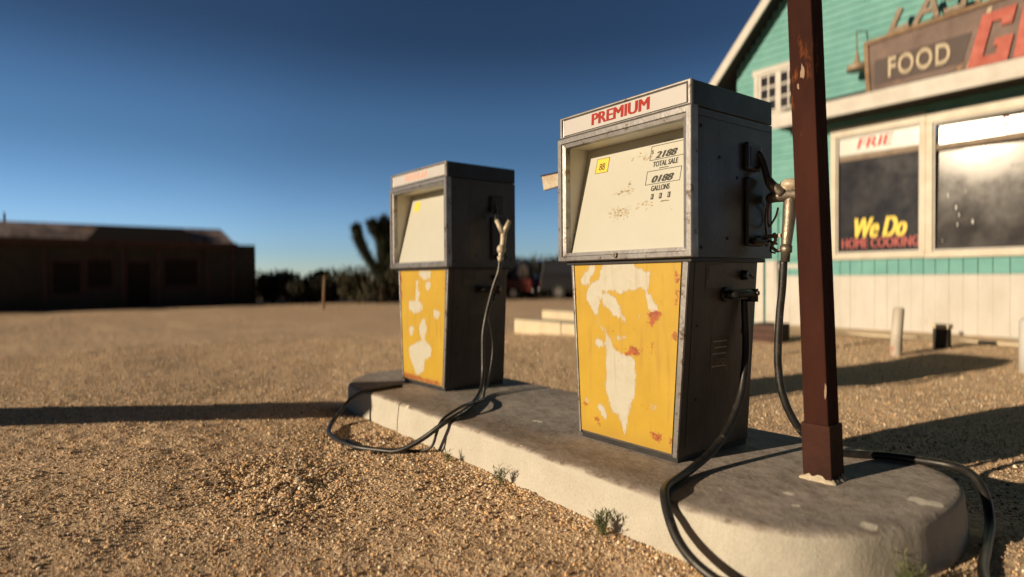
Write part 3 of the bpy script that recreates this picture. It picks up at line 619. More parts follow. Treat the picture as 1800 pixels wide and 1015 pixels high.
    MB().box(xs+.018, xs+.045, .085, .190, .880, .905).build('nozzle_rest', M['black'], root, .008)
    def lx(z, off=0): t = (z-.02)/(ZS-.02); return WB/2*(1-t)+WT/2*t+off
    # lower side plate, lock, label, fitting
    def lbox(name, y0, y1, z0_, z1_, th, mt, par=root, bev=0):
        m = MB(); m.hexa([(lx(z0_)-.002, y0, z0_), (lx(z0_, th), y0, z0_), (lx(z0_)-.002, y1, z0_), (lx(z0_, th), y1, z0_), (lx(z1_)-.002, y0, z1_), (lx(z1_, th), y0, z1_), (lx(z1_)-.002, y1, z1_), (lx(z1_, th), y1, z1_)])
        return m.build(name, mt, par, bev)
    ip = lbox('inspection_plate', -.134, -.020, .695, .797, .005, M['side_low'], root, .002)
    lbox('plate_window', -.120, -.034, .735, .785, .0062, M['side_paint'], ip)
    lbox('side_door', -.205, .205, .06, .805, .0022, M['side_low'], root, .001)
    kn = MB().tube([(lx(.75), .128, .752), (lx(.75, .030), .128, .752)], [.022, .018], 14).build('lock_knob', M['black'], root)
    MB().tube([(lx(.75, .022), .128, .752), (lx(.75, .026), .165, .745)], .009, 8).build('knob_lever', M['black'], kn)
    lbl = lbox('notice_label', -.072, .050, .352, .500, .0034, M['side_paint'])
    if premium:
        mr = mat('label ink', (.30, .27, .22), rough=.6)
        for k in range(5):
            if k == 3: continue
            lbox('notice_line', -.06+.01*(k % 2), .035, .475-k*.026, .481-k*.026, .0042, mr, lbl)
        text('notice_word', 'EAD', mr, lbl, side(lx(.40, .0040), -.03, .383), .06, .022)
        st = MB(); st.add([(lx(.55, .004), .140, .500), (lx(.55, .005), .190, .505), (lx(.55, .009), .196, .535), (lx(.55, .006), .172, .560), (lx(.55, .004), .148, .540)], [(0, 1, 2, 3, 4)])
        st.build('torn_sticker', M['sticker'], root)
    for y, z in ((.163, .378), (-.154, .249), (.14, .60), (-.17, .55)): MB().tube([(lx(z)-.001, y, z), (lx(z, .006), y, z)], .006, 10).build('screw', M['dark_part'], root)
    # hose outlet: flange, horizontal pipe and elbow
    f_ = MB(); f_.tube([(lx(.67), .0, .672), (lx(.67, .020), .0, .672)], .030, 16)
    f_.tube([(lx(.67, .018), -.005, .672), (lx(.67, .048), .0, .672), (lx(.67, .060), .05, .675), (lx(.67, .060), .118, .672)], [.017, .018, .019, .020], 14, sub=4)
    f_.tube([(lx(.67, .060), .118, .694), (lx(.67, .060), .118, .640)], [.022, .021], 14)
    hf = f_.build('hose_outlet', M['black'], root)
    MB().tube([(lx(.67, .082), .118, .676), (lx(.67, .086), .118, .676)], .010, 12).build('outlet_cap', M['brass'], hf)
    return root

P1 = fuel_pump((0, 0, 0), 0, 'nearest fuel pump, its header reading PREMIUM over a peeling yellow panel', 'PREMIUM', PEEL1, RUST1, True)
P2 = fuel_pump((-1.945, .075, 0), .028, 'farther fuel pump with REGULAR header in faded letters, left of the PREMIUM pump', 'REGULAR', PEEL2, EDGE2, False)

# white flag-like bracket on the far side of the premium pump
m = MB(); m.hexa([(-.80, -.03, 1.232), (-.376, -.03, 1.262), (-.80, -.008, 1.232), (-.376, -.008, 1.262), (-.815, -.03, 1.312), (-.376, -.03, 1.312), (-.815, -.008, 1.312), (-.376, -.008, 1.312)])
ar = m.build('side_bracket', M['nozzle_white'], P1, .004)
MB().box(-.818, -.376, -.034, -.004, 1.3125, 1.318).build('bracket_rail', M['boot'], ar)

# ---- premium nozzle and hose
nz = MB()
nz.tube([(0.500, 0.210, 1.122), (0.500, 0.206, 1.075), (0.498, 0.202, 1.02), (0.496, 0.196, 0.96), (0.493, 0.190, 0.905), (0.492, 0.186, 0.87)], [.024, .026, .027, .024, .022, .020], 16, sub=3)   # grip
nz.tube([(0.415, 0.199, 1.072), (0.440, 0.172, 1.074), (0.470, 0.185, 1.078), (0.500, 0.205, 1.08), (0.545, 0.220, 1.078), (0.560, 0.226, 1.078)], [.020, .023, .026, .030, .028, .018], 16, sub=2)   # cross body
nz.tube([(0.492, 0.186, 0.872), (0.491, 0.185, 0.845), (0.490, 0.184, 0.842), (0.489, 0.182, 0.805)], [.024, .024, .019, .018], 14)
nz.tube([(0.425, 0.163, 1.15), (0.448, 0.160, 1.118), (0.475, 0.182, 1.085)], [.017, .021, .026], 14, sub=3)                                                         # spout collar
noz = nz.build('nozzle', M['brass'], P1)
MB().tube([(0.386, 0.135, 1.262), (0.398, 0.143, 1.255), (0.408, 0.153, 1.225), (0.418, 0.157, 1.185), (0.428, 0.159, 1.148)], [.013, .0135, .014, .0145, .015], 12, sub=4).build('spout', M['dark_part'], noz)
cp = MB(); cp.ball((0.497, 0.206, 1.122), .044, (1.0, .75, .62), 14, 9); cp.ball((0.482, 0.192, 1.106), .026, (1.1, .8, .9), 12, 8); cp.tube([(0.512, 0.210, 1.09), (0.525, 0.213, 1.140)], [.022, .014], 12)
cp.build('nozzle_cap', M['nozzle_white'], noz)
tg = MB(); tg.tube([(0.435, 0.167, 1.06), (0.412, 0.190, 1.03), (0.405, 0.198, 0.985), (0.418, 0.185, 0.955), (0.438, 0.165, 0.962), (0.455, 0.172, 0.995), (0.462, 0.178, 1.03)], .0045, 8, sub=4)
tg.tube([(0.405, 0.198, 1.058), (0.385, 0.215, 1.01), (0.385, 0.215, 0.95), (0.412, 0.190, 0.9), (0.460, 0.170, 0.88)], .0055, 8, sub=4)
tg.build('trigger_guard', M['brass'], noz)
br = MB(); br.box(.405, .478, .166, .182, .905, .921); br.tube([(0.448, 0.170, 0.925), (0.455, 0.170, 0.895), (0.440, 0.168, 0.87), (0.462, 0.172, 0.85), (0.478, 0.177, 0.862)], .007, 8, sub=3)
br.tube([(0.425, 0.188, 0.872), (0.432, 0.172, 0.85), (0.455, 0.168, 0.842)], .004, 8, sub=3)
br.build('hose_bracket', M['brass'], noz)
ho = MB()
hp_ = [(.345, .118, .650), (.350, .116, .56), (.356, .112, .47), (.366, .085, .36), (.375, .035, .24), (.384, -.06, .135), (.392, -.18, .065), (.402, -.32, .025), (.425, -.43, .017), (.455, -.53, .017), (.500, -.600, .015), (.560, -.655, -.022), (.630, -.690, -.078), (.72, -.705, -.120), (.83, -.69, -.150), (1.0, -.66, -.155), (1.18, -.55, -.155), (1.27, -.36, -.155), (1.265, -.15, -.155), (1.21, .02, -.155), (1.165, .22, -.150), (1.135, .36, -.115), (1.10, .43, -.04), (1.045, .475, .010), (.97, .505, .017), (.87, .49, .017), (.76, .45, .017), (.67, .38, .017), (.585, .30, .035), (.525, .23, .115), (.478, .195, .235), (.454, .190, .38), (.460, .19, .57), (.474, .188, .70), (.482, .184, .81)]
ho.tube(hp_, .0158, 14, sub=6)
ho.build('hose', M['hose'], P1)

# ---- regular nozzle and hose (world coordinates, parented without offset)
def keep(o, par):
    o.parent = par; o.matrix_parent_inverse = par.matrix_basis.inverted(); return o
n2 = MB()
n2.tube([(-1.430, 0.157, 1.045), (-1.428, 0.151, 0.985), (-1.425, 0.135, 0.925), (-1.425, 0.127, 0.885)], [.022, .020, .018, .016], 12, sub=3)
n2.tube([(-1.460, 0.120, 1.13), (-1.445, 0.138, 1.085), (-1.430, 0.157, 1.045)], [.014, .018, .024], 12)
n2.tube([(-1.395, 0.180, 1.125), (-1.415, 0.170, 1.08), (-1.430, 0.157, 1.045)], [.014, .017, .024], 12)
n2.ball((-1.425, 0.133, 0.935), .030, (1, 1, 1.1), 12, 8)
n2.tube([(-1.425, 0.127, 0.885), (-1.425, 0.123, 0.855)], [.024, .014], 12)
nn = keep(n2.build('nozzle', M['nozzle_white']), P2)
MB().tube([(-1.520, 0.150, 1.23), (-1.515, 0.160, 1.19), (-1.460, 0.120, 1.13)], .012, 10, sub=3).build('spout', M['dark_part'], nn)
h2 = MB()
h2.tube([(-1.425, .123, .86), (-1.43, .115, .79), (-1.45, .09, .70), (-1.475, .07, .59), (-1.495, .055, .49), (-1.49, .03, .38), (-1.48, .02, .26), (-1.46, .005, .14), (-1.41, -.04, .055), (-1.32, -.13, .017), (-1.15, -.29, .014), (-1.02, -.43, .014), (-.93, -.55, .014), (-.93, -.615, -.01), (-1.0, -.70, -.09), (-1.08, -.79, -.150), (-1.19, -.86, -.158), (-1.33, -.93, -.158), (-1.52, -.95, -.157), (-1.70, -.93, -.156), (-1.86, -.86, -.150), (-1.95, -.78, -.115), (-1.96, -.69, -.03), (-1.965, -.60, .008), (-1.985, -.50, .014), (-2.01, -.38, .014), (-2.00, -.30, .014)], .0135, 12, sub=6)
keep(h2.build('hose', M['hose']), P2)
h3 = MB()
h3.tube([(-1.60+.02, .19, .640), (-1.555, .16, .60), (-1.53, .10, .52), (-1.53, .12, .40), (-1.53, .135, .30), (-1.52, .115, .18), (-1.49, .07, .08), (-1.42, -.01, .020), (-1.30, -.10, .013), (-1.16, -.22, .030), (-1.03, -.42, .045), (-.95, -.60, .01), (-.955, -.635, -.06), (-.975, -.655, -.13), (-1.04, -.70, -.158), (-1.16, -.80, -.160), (-1.30, -.90, -.160), (-1.5, -.90, -.16)], .0075, 10, sub=6)
keep(h3.build('breather_line', M['hose']), P2)

# ------------------------------------------------------------------ post on the island
def canopy_post():
    r = empty('canopy_post', (.720, .036, 0), .0234, label='rust red square steel post standing on the near end of the island', cat='post')
    h = .0445; H = 3.1; lx_, ly_ = -.0339, -.0155
    m = MB(); rings = 60; vs = []
    for k in range(rings+1):
        z = .16+(H-.16)*k/rings; j = noise.noise(Vector((0, 0, z*2)))*.002
        vs += [(sx*h+lx_*z+j, sy*h+ly_*z, z) for sx, sy in ((-1, -1), (1, -1), (1, 1), (-1, 1))]
    fs = [(k*4+i, k*4+(i+1) % 4, (k+1)*4+(i+1) % 4, (k+1)*4+i) for k in range(rings) for i in range(4)]+[(rings*4, rings*4+1, rings*4+2, rings*4+3)]
    m.add(vs, fs); m.build('shaft', M['post'], r, .004)
    b = .0515
    m = MB(); m.hexa([(-b, -b, 0), (b, -b, 0), (-b, b, 0), (b, b, 0), (-b-.008, -b-.004, .205), (b-.006, -b-.004, .205), (-b-.008, b-.004, .205), (b-.006, b-.004, .205)])
    m.build('base_sleeve', M['boot'], r, .003)
    m = MB(); rs = random.Random(2); n = 36; vs = []
    for ri, (e, z) in enumerate(((.016, -.002), (.012, .005), (.0005, .016))):
        for k in range(n):
            a = 2*math.pi*k/n; c, s_ = math.cos(a), math.sin(a); q = 1/max(abs(c), abs(s_)); rr = (b+e*(.6+.8*rs.random()))*q
            vs.append((rr*c, rr*s_, z*(.3+1.4*rs.random()) if ri == 2 else z))
    m.add(vs, [(a*n+i, a*n+(i+1) % n, (a+1)*n+(i+1) % n, (a+1)*n+i) for a in range(2) for i in range(n)], True)
    m.build('grout_collar', M['mortar'], r)
canopy_post()
# two places where the paint has flaked to pale primer
pc = bpy.data.objects['canopy_post']
rs = random.Random(9)
for (u, z, w_, h_) in ((.004, 1.49, .009, .030), (-.014, 1.44, .005, .012), (.0405, .33, .0055, .030)):
    pts = []
    for k in range(10):
        a = 2*math.pi*k/10; q = .6+.6*rs.random(); pts.append((u-.0339*z+w_*q*math.cos(a) if u < .03 else u-.0339*z+w_*min(.6, q*math.cos(a)), z+h_*q*math.sin(a)))
    m = MB(); m.prism(pts, lambda a, b, d: (a, d-.0155*b, b), -.0440, -.0462); m.build('bare_patch', mat('bare primer', (.26, .17, .11), rough=.7), pc)

# thick timber leaning outside the left of the picture; its long shadow crosses the gravel
def timber():
    T = Vector((-2.06, -.46, 0.0)); h = 1.15
    tip = T-L*(h/ -L.z); dirn = Vector((-.545, -.84, 0)).normalized()
    base = T+dirn*6.2; base.z = -.25
    ax = (tip-base).normalized(); sd = ax.cross(Vector((0, 0, 1))).normalized(); up = sd.cross(ax)
    m = MB(); vs = []
    for p, q in ((base, .17), (tip, .30)):
        vs += [p-sd*q-up*.06, p+sd*q-up*.06, p-sd*q+up*.06, p+sd*q+up*.06]
    m.hexa([vs[0], vs[1], vs[2], vs[3], vs[4], vs[5], vs[6], vs[7]])
    o = m.build('timber_prop', M['dry_wood'], None, .01)
    tag(o, 'broad weathered timber leaning up from the gravel beyond the left end of the island', 'timber')
timber()

# ------------------------------------------------------------------ store
WY = 9.2
def P9(X, Z, y):          # a point seen against the wall plane, brought forward to plane y
    k = (y-CAM.y)/(WY-CAM.y); return (CAM.x+(X-CAM.x)*k, y, CAM.z+(Z-CAM.z)*k)
st = empty('store', (-2.5, WY, -.17), 0, label='teal clapboard roadside store with white trim and large front windows', cat='store')
def S_(o): o.data.transform(Matrix.Translation((2.5, -WY, .17))); return o
XL, XR = -5.55, 4.6
def gable(x): return 10.9-abs(x+.45)*1.105
# upper clapboards: each course a tilted strip
m = MB(); z = 2.0; k = 0
while z < 9.8:
    h = .135; xl = max(XL, -.45-(10.9-z-.33)/1.105); lowc = z < 3.38; xr = min(XR, -.45+(10.9-z-.33)/1.105)
    if lowc: xr = -3.64
    # wavy, individually shifted courses
    n = 12 if lowc else 40; vs = []
    for i in range(n+1):
        x = xl+(xr-xl)*i/n; dz = .008*noise.noise(Vector((x*.8, k*3.1, 0)))+.004*noise.noise(Vector((x*5, k, 4)))
        vs += [(x, WY-.022, z+dz), (x, WY-.002, z+h+dz), (x, WY, z+dz)]
    fs = []
    for i in range(n):
        a = i*3; b = a+3; fs += [(a, b, b+1, a+1), (a+2, b+2, b, a)]
    m.add(vs, fs); z += h-.004; k += 1
S_(m.build('clapboard_wall', M['teal'], st))
m = MB()
m.box(XL, XR, WY+.012, WY+.2, -.3, 1.06); m.box(XL, XR, WY+.02, WY+.05, 3.2, 4.6)
m.box(XL, -3.64, WY+.02, WY+.2, 1.06, 4.4); m.box(XL, XL+.1, WY+.06, WY+8, -.3, 4.5); m.box(XR-.1, XR, WY+.06, WY+8, -.3, 4.5); m.box(XL, XR, WY+7.9, WY+8, -.3, 4.5)
S_(m.build('wall_core', M['teal'], st))
# roof planes
m = MB()
for sg in (-1, 1):
    e = -.45+sg*6.1; vs = []
    for y in (WY-.36, WY+8.2):
        for (x, off) in ((-.45, 0), (e, 0)):
            zz = gable(x); vs += [(x, y, zz-.22), (x, y, zz-.10)]
    m.add(vs, [(0, 2, 3, 1), (4, 5, 7, 6), (0, 1, 5, 4), (2, 6, 7, 3), (0, 4, 6, 2), (1, 3, 7, 5)])
S_(m.build('roof', M['old_dark'], st))
# white rake boards
m = MB()
for sg in (-1, 1):
    e = -.45+sg*6.12; vs = []
    for y in (WY-.40, WY-.362):
        for x in (-.45, e): zz = gable(x); vs += [(x, y, zz-.32), (x, y, zz-.075)]
    m.add(vs, [(0, 2, 3, 1), (4, 5, 7, 6), (0, 1, 5, 4), (2, 6, 7, 3), (0, 4, 6, 2), (1, 3, 7, 5)])
S_(m.build('rake_board', M['white_wood'], st))
# lower boarding: teal strip over white boards
rs = random.Random(11)
m1, m2 = MB(), MB(); x = -4.60
while x < XR:
    w_ = .17+.04*rs.random()
    d = .004*rs.random()
    m1.box(x+.005, x+w_-.005, WY-.012-d, WY+.010, .765, 1.045); m2.box(x+.0012, x+w_-.0012, WY-.010-d, WY+.011, -.19, .758); x += w_
m1.box(-5.5, -4.66, WY-.012, WY+.010, 1.10, 2.05); 
x = -4.60
while x < -3.72: m1.box(x+.004, x+.176, WY-.012, WY+.010, 1.10, 2.05); x += .18
S_(m1.build('teal_boarding', M['teal'], st)); S_(m2.build('white_boarding', M['white_board'], st))
m = MB(); m.box(-5.14, -4.95, WY-.035, WY+.01, -.2, 1.06); m.box(-4.90, -4.64, WY-.030, WY+.01, -.2, 1.06)
S_(m.build('corner_board', M['white_wood'], st, .004))
MB_ = MB(); MB_.box(-4.64, -3.67, WY-.03, WY+.01, .90, .985)
S_(MB_.build('rail_board', M['white_wood'], st, .004))
# shop windows
def lean(o):          # tilts the second pane to throw the sun's glare at the camera
    for v in o.data.vertices: v.co.y += (v.co.x-2.5+2.01)*.044+(v.co.z-.17-1.13)*.037
    return o
def shop_window(x0, x1, z0, z1, txt):
    m = MB(); f = .11
    m.box(x0-.10, x1+.08, WY-.05, WY+.02, z1, z1+.16); m.box(x0-.10, x1+.08, WY-.075, WY+.02, z0-.10, z0)
    m.box(x0-.10, x0, WY-.05, WY+.02, z0+.0005, z1-.0005); m.box(x1, x1+.08, WY-.05, WY+.02, z0+.0005, z1-.0005)
    fr_ = S_(m.build('shop_window', M['frame_white'], st, .006))
    m = MB(); m.box(x0+.0005, x0+.025, WY-.02, WY+.03, z0, z1); m.box(x1-.025, x1-.0005, WY-.02, WY+.03, z0, z1); m.box(x0+.026, x1-.026, WY-.02, WY+.03, z0, z0+.03); m.box(x0+.026, x1-.026, WY-.02, WY+.03, z1-.03, z1)
    S_(m.build('sash', M['white_wood'], fr_))
    m = MB(); m.box(x0+.01, x1-.01, WY+.031, WY+.04, z0, z1); p = S_(m.build('pane', M['glass'] if txt == 1 else M['glass_glare'], fr_))
    m = MB(); m.box(x0+.027, x1-.027, WY+.018, WY+.026, z1-.34, z1-.032); b_ = S_(m.build('valance', M['banner'] if txt == 1 else M['banner_glare'], fr_))
    m = MB(); m.box(x0+.03, x1-.03, WY+.010, WY+.030, z1-.44, z1-.345); S_(m.build('blind_rail', M['tin'], fr_))
    if txt == 2: lean(p); lean(b_)
    return fr_, p, b_
w1, pn1, bn1 = shop_window(-3.53, -2.19, 1.14, 3.24, 1)
w2, pn2, bn2 = shop_window(-2.01, -.45, 1.13, 3.20, 2)
shop_window(-.27, 1.3, 1.13, 3.20, 1)
S_(text('valance_word', 'FRIE', mat('faded red banner ink', (.40, .05, .04), rough=.6), bn1, front(-3.20, WY+.0165, 2.985), .60, .18, shear=.2, stroke=.02))
lean(S_(text('valance_mark', 'S', bpy.data.materials['faded red banner ink'], bn2, front(-1.17, WY+.0145, 2.97), .10, .17, shear=.25, stroke=.015)))
S_(text('script_word', 'We Do', M['paint_yellow'], pn1, front(-3.24, WY+.029, 1.42), .84, .34, shear=.35, stroke=.035))
S_(text('painted_word', 'HOME COOKING', M['paint_red'], pn1, front(-3.46, WY+.029, 1.24), 1.24, .17, stroke=.012))
# shelf edge, and pale blobs added as bright glints, on the second window
m = MB(); m.box(-1.05, -.5, WY+.0265, WY+.0305, 2.37, 2.42); lean(S_(m.build('shelf_edge', M['black'], pn2)))
for x, z, a in ((-1.83, 2.02, .045), (-1.72, 1.82, .05), (-1.68, 1.70, .035), (-1.50, 1.58, .05), (-1.70, 1.55, .035), (-1.60, 2.06, .02), (-1.9, 1.3, .02)):
    lean(S_(MB().ball((x, WY+.030, z), a*.5, (.7, .25, 1.3), 8, 6).build('glint_blob', M['banner'], pn2)))
# awning over the windows
aw = []
x0, _, zb = P9(-4.79, 3.645, WY-.6); _, _, zt = P9(-3.7, 3.93, WY-.6)
m = MB(); m.box(x0, XR+.4, WY-.62, WY-.58, zb, zt)
awf = S_(m.build('awning_fascia', M['white_wood'], st, .006))
m = MB(); m.add([(x0+.02, WY-.579, zb+.03), (XR+.38, WY-.579, zb+.03), (XR+.38, WY-.03, zb+.03), (x0+.02, WY-.03, zb+.03), (x0+.02, WY-.579, zt-.01), (XR+.38, WY-.579, zt-.01), (XR+.38, WY-.03, zt+.22), (x0+.02, WY-.03, zt+.22)],
      [(0, 3, 2, 1), (4, 5, 6, 7), (0, 1, 5, 4), (2, 3, 7, 6), (1, 2, 6, 5), (0, 4, 7, 3)])
S_(m.build('awning', M['old_dark'], st))
# small gable window with six by two panes
m = MB(); gx0, gx1, gz0, gz1 = -5.14, -4.13, 3.96, 4.83
m.box(gx0, gx0+.09, WY-.06, WY, gz0, gz1-.08); m.box(gx1-.09, gx1, WY-.06, WY, gz0, gz1-.08); m.box(gx0-.03, gx1+.03, WY-.07, WY, gz1-.0795, gz1+.03); m.box(gx0, gx1, WY-.07, WY, gz0-.10, gz0-.0005)
gw = S_(m.build('gable_window', M['white_wood'], st, .004))
m = MB()
a0, a1 = gx0+.12, gx1-.12; mid = (a0+a1)/2
m.box(gx0+.0905, a0+.03, WY-.045, WY-.008, gz0, gz1-.08); m.box(a1-.03, gx1-.0905, WY-.045, WY-.008, gz0, gz1-.08); m.box(mid-.055, mid+.055, WY-.045, WY-.008, gz0, gz1-.08)
for a, b in ((a0+.031, mid-.056), (mid+.056, a1-.031)):
    c = (a+b)/2; zz = [gz0+.02, gz0+.255, gz0+.495, gz1-.13]
    for z in zz: m.box(a, b, WY-.038, WY-.012, z, z+.042)
    for i in range(3): m.box(c-.015, c+.015, WY-.038, WY-.012, zz[i]+.0425, zz[i+1]-.0005)
S_(m.build('muntin', M['white_wood'], gw)); m = MB(); m.box(gx0+.09, gx1-.09, WY-.028, WY-.020, gz0, gz1-.08); S_(m.build('pane', M['glass'], gw))
# hanging barn lamp
def p(X, Z, y=WY-.3): return Vector(P9(X, Z, y))
c = p(-3.19, 4.42); la = MB()
la.tube([c+Vector((0, 0, .30)), c+Vector((0, 0, .16)), c+Vector((0, 0, .08)), c+Vector((0, 0, .03)), c+Vector((0, 0, -.06))], [.012, .030, .055, .15, .165], 20)
lam = la.build('barn_lamp', M['lamp']); tag(lam, 'tan dish shaped lamp on a thin stem, left of the FOOD sign', 'lamp')
lb = MB(); lb.tube([c+Vector((0, 0, .29)), c+Vector((-.01, 0, .62))], .010, 8); lb.tube([c+Vector((-.01, 0, .62)), c+Vector((.03, .25, .66)), c+Vector((.05, .29, .60))], .010, 8, sub=4)
lb.build('lamp_stem', M['tin'], lam)
lb = MB(); lb.tube([c+Vector((.10, .26, .50)), c+Vector((.20, .26, .44)), c+Vector((.26, .27, .30)), c+Vector((.26, .27, .10))], .008, 6, sub=4)
wr_ = lb.build('lamp_cable', M['black'], lam)

# roof sign
SY = WY-.34
sg = empty('store_sign', P9(-2.0, 3.93, SY), 0, label='rusty sign board above the shop windows with cream word FOOD and big red letters', cat='sign')
o0 = Vector(P9(-2.0, 3.93, SY))
def SG(o): o.data.transform(Matrix.Translation(-o0)); return o
def sp(X, Z, y=SY): return P9(X, Z, y)
def slab(name, pts, y0, y1, mt, par=sg, bev=0):
    m = MB(); m.prism([(P9(a, b, SY)[0], P9(a, b, SY)[2]) for a, b in pts], lambda a, b, d: (a, d, b), y1, y0)
    return SG(m.build(name, mt, par, bev))
bd = slab('sign_board', [(-2.98, 3.92), (.9, 3.84), (.9, 4.95), (-3.02, 4.74)], SY, SY+.16, M['sign_brown'])
for nm, pts in (('left', [(-3.03, 3.92), (-2.96, 3.92), (-3.0, 4.745), (-3.07, 4.745)]), ('top', [(-3.06, 4.75), (.9, 4.96), (.9, 5.02), (-3.07, 4.81)]), ('bottom', [(-2.955, 3.925), (.9, 3.845), (.9, 3.80), (-2.955, 3.885)])):
    slab('sign_rim', pts, SY-.03, SY+.165, M['sign_rim'], bd)
slab('word_field', [(-2.90, 4.02), (-1.62, 4.06), (-1.50, 4.50), (-2.90, 4.45)], SY-.008, SY-.0005, M['sign_dark'], bd)
slab('pale_stripe', [(-1.58, 3.94), (-1.50, 3.94), (-1.24, 4.80), (-1.30, 4.79)], SY-.010, SY-.0005, M['sign_letter'], bd)
a = sp(-2.68, 4.10); b = sp(-1.78, 4.44)
SG(text('food_word', 'FOOD', M['sign_letter'], bd, front(a[0], SY-.012, a[2]), (b[0]-a[0]), b[2]-a[2], depth=.012, bold=.02)).data.transform(Matrix.Identity(4))
# big red letters cut as blocks, slanting
Gp = [(-1.52, 3.93), (-1.05, 3.92), (-.93, 4.34), (-1.16, 4.34), (-1.19, 4.22), (-1.13, 4.22), (-1.16, 4.10), (-1.30, 4.10), (-1.17, 4.56), (-1.02, 4.56), (-1.045, 4.46), (-.90, 4.46), (-.83, 4.74), (-1.32, 4.72)]
Gp = [(-1.56, 3.93), (-1.06, 3.92), (-.98, 4.30), (-1.20, 4.30), (-1.225, 4.19), (-1.17, 4.19), (-1.195, 4.07), (-1.36, 4.07), (-1.24, 4.56), (-1.12, 4.56), (-1.135, 4.47), (-1.0, 4.47), (-.94, 4.72), (-1.36, 4.70)]
slab('letter_g', Gp, SY-.035, SY-.0005, M['sign_red'], bd)
Rp = [(-.99, 3.92), (-.85, 3.92), (-.79, 4.22), (-.70, 4.22), (-.66, 3.91), (-.45, 3.91), (-.50, 4.25), (-.36, 4.35), (-.30, 4.74), (-.86, 4.73)]
slab('letter_r', Rp, SY-.035, SY-.0005, M['sign_red'], bd)
# standing tin letters L A S T along the top edge
def letter(nm, strokes, ch):
    m = MB()
    for i, q_ in enumerate(strokes): m.prism([(P9(a, b, SY)[0], P9(a, b, SY)[2]) for a, b in q_], lambda a, b, d: (a, d, b), SY+.06-.001*i, SY+.0-.001*i)
    SG(m.build(nm, M['tin'], sg))
def st_(x0, z0, x1, z1, w_=.075):
    d = Vector((x1-x0, z1-z0)).normalized(); n = Vector((-d.y, d.x))*w_/2; a, b = Vector((x0, z0)), Vector((x1, z1)); return [tuple(a-n), tuple(b-n), tuple(b+n), tuple(a+n)]
letter('letter_l', [st_(-2.68, 4.83, -2.50, 5.22), st_(-2.69, 4.87, -2.38, 4.90)], 'L')
letter('letter_a', [st_(-2.30, 4.86, -2.05, 5.30), st_(-2.06, 5.31, -1.98, 4.90), st_(-2.18, 5.04, -2.01, 5.05)], 'A')
letter('letter_s', [st_(-1.88, 4.94, -1.62, 4.95), st_(-1.63, 4.93, -1.59, 5.14), st_(-1.84, 5.14, -1.58, 5.14), st_(-1.83, 5.12, -1.79, 5.34), st_(-1.80, 5.34, -1.52, 5.34)], 'S')
letter('letter_t', [st_(-1.44, 4.93, -1.31, 5.38), st_(-1.50, 5.37, -1.14, 5.40)], 'T')

# ------------------------------------------------------------------ small things in front of the store
def gz(x, y): return float(ground_z(x, y, False))
m = MB(); m.tube([(-1.366, 6.09, -.40), (-1.355, 6.09, 0), (-1.335, 6.10, .335), (-1.335, 6.10, .352)], [.064, .064, .062, .048], 18)
tag(m.build('bollard', M['bollard']), 'white pipe bollard with red scuffs standing in front of the boarded wall', 'bollard')
m = MB(); m.box(-1.27, -1.10, 6.98, 7.12, -.3, .06); o = m.build('short_post', M['old_dark'], None, .01)
tag(o, 'short black post with a pale cap, right of the white pipe bollard', 'post'); m = MB(); m.box(-1.285, -1.085, 6.965, 7.135, .0605, .11); m.build('post_cap', M['pale_concrete'], o, .008)
m = MB(); m.tube([(-.06, 5.98, -.35), (-.06, 5.98, .25), (-.06, 5.98, .29)], [.075, .075, .05], 18)
tag(m.build('bollard', M['white_wood']), 'plain white bollard cut by the right edge of the photo', 'bollard')
m = MB(); m.tube([(-2.36, 5.17, -.35), (-2.385, 5.17, .35), (-2.40, 5.17, .95)], [.034, .032, .030], 14)
tag(m.build('marker_pipe', M['white_wood']), 'slim white pipe standing behind the hose between pump and post', 'pipe')
m = MB(); m.box(-3.25, -2.86, 5.95, 6.35, -.35, .07); o = m.build('crate', M['old_dark'], None, .01); tag(o, 'low dark box on the gravel near the corner of the store', 'box')
m = MB()
for k in range(3): m.box(-3.26, -2.85, 5.935, 5.949, -.22+.095*k, -.145+.095*k)
m.build('slat', M['old_trim'], o)
m = MB()
for a, b, y, h in ((-4.2, XR+.3, 8.1, .0),): m.box(a, b, y, y+.18, -.35, gz(-1, 8.2)+.035)
tag(m.build('kerb', M['pale_concrete'], None, .02), 'thin worn concrete kerb on the ground along the front of the store', 'kerb')
for (x0, x1, y, hh, lab) in ((-6.78, -4.3, 4.3, .19, 'nearer of two pale low concrete slabs seen between the pumps'), (-7.7, -4.7, 5.7, .30, 'farther of two pale low concrete slabs seen between the pumps')):
    m = MB(); n = 24
    z0 = gz((x0+x1)/2, y)
    for k in range(2):
        a = x0+(x1-x0)*k/2; m.box(a, a+(x1-x0)/2-.012, y, y+.5, z0-.2, z0+hh-.004*k)
    tag(m.build('concrete_slab', M['pale_concrete'], None, .02), lab, 'concrete slab', 'pale concrete slabs behind the pumps')

# ------------------------------------------------------------------ dark building at the left
ob = empty('old_building', (-38, -2, -.78), 0, label='long low dark building with patched flat roofing at the left', cat='building')
BX = -38.0
def B_(o): o.data.transform(Matrix.Translation((38, 2, .78))); return o
m = MB(); m.box(BX-9, BX, -16, 6.7, -1.2, 2.62); m.box(BX-8, BX-.25, 6.7005, 8.1, -1.2, 2.92); B_(m.build('wall', M['old_wall'], ob))
m = MB(); m.box(BX-.3, BX+.55, -16.3, 6.9, 2.62, 2.98); B_(m.build('eave_fascia', M['old_trim'], ob, .02))
m = MB(); 
def mans(y0, y1, zt, xb=.45, xt=-1.0, lo=2.9805):
    m.hexa([(BX+xt-6, y0, lo), (BX+xb, y0, lo), (BX+xt-6, y1, lo), (BX+xb, y1, lo), (BX+xt-6, y0+.1, zt), (BX+xt, y0+.15, zt), (BX+xt-6, y1-.1, zt), (BX+xt, y1-.45, zt)])
mans(-16, 6.75, 3.88)
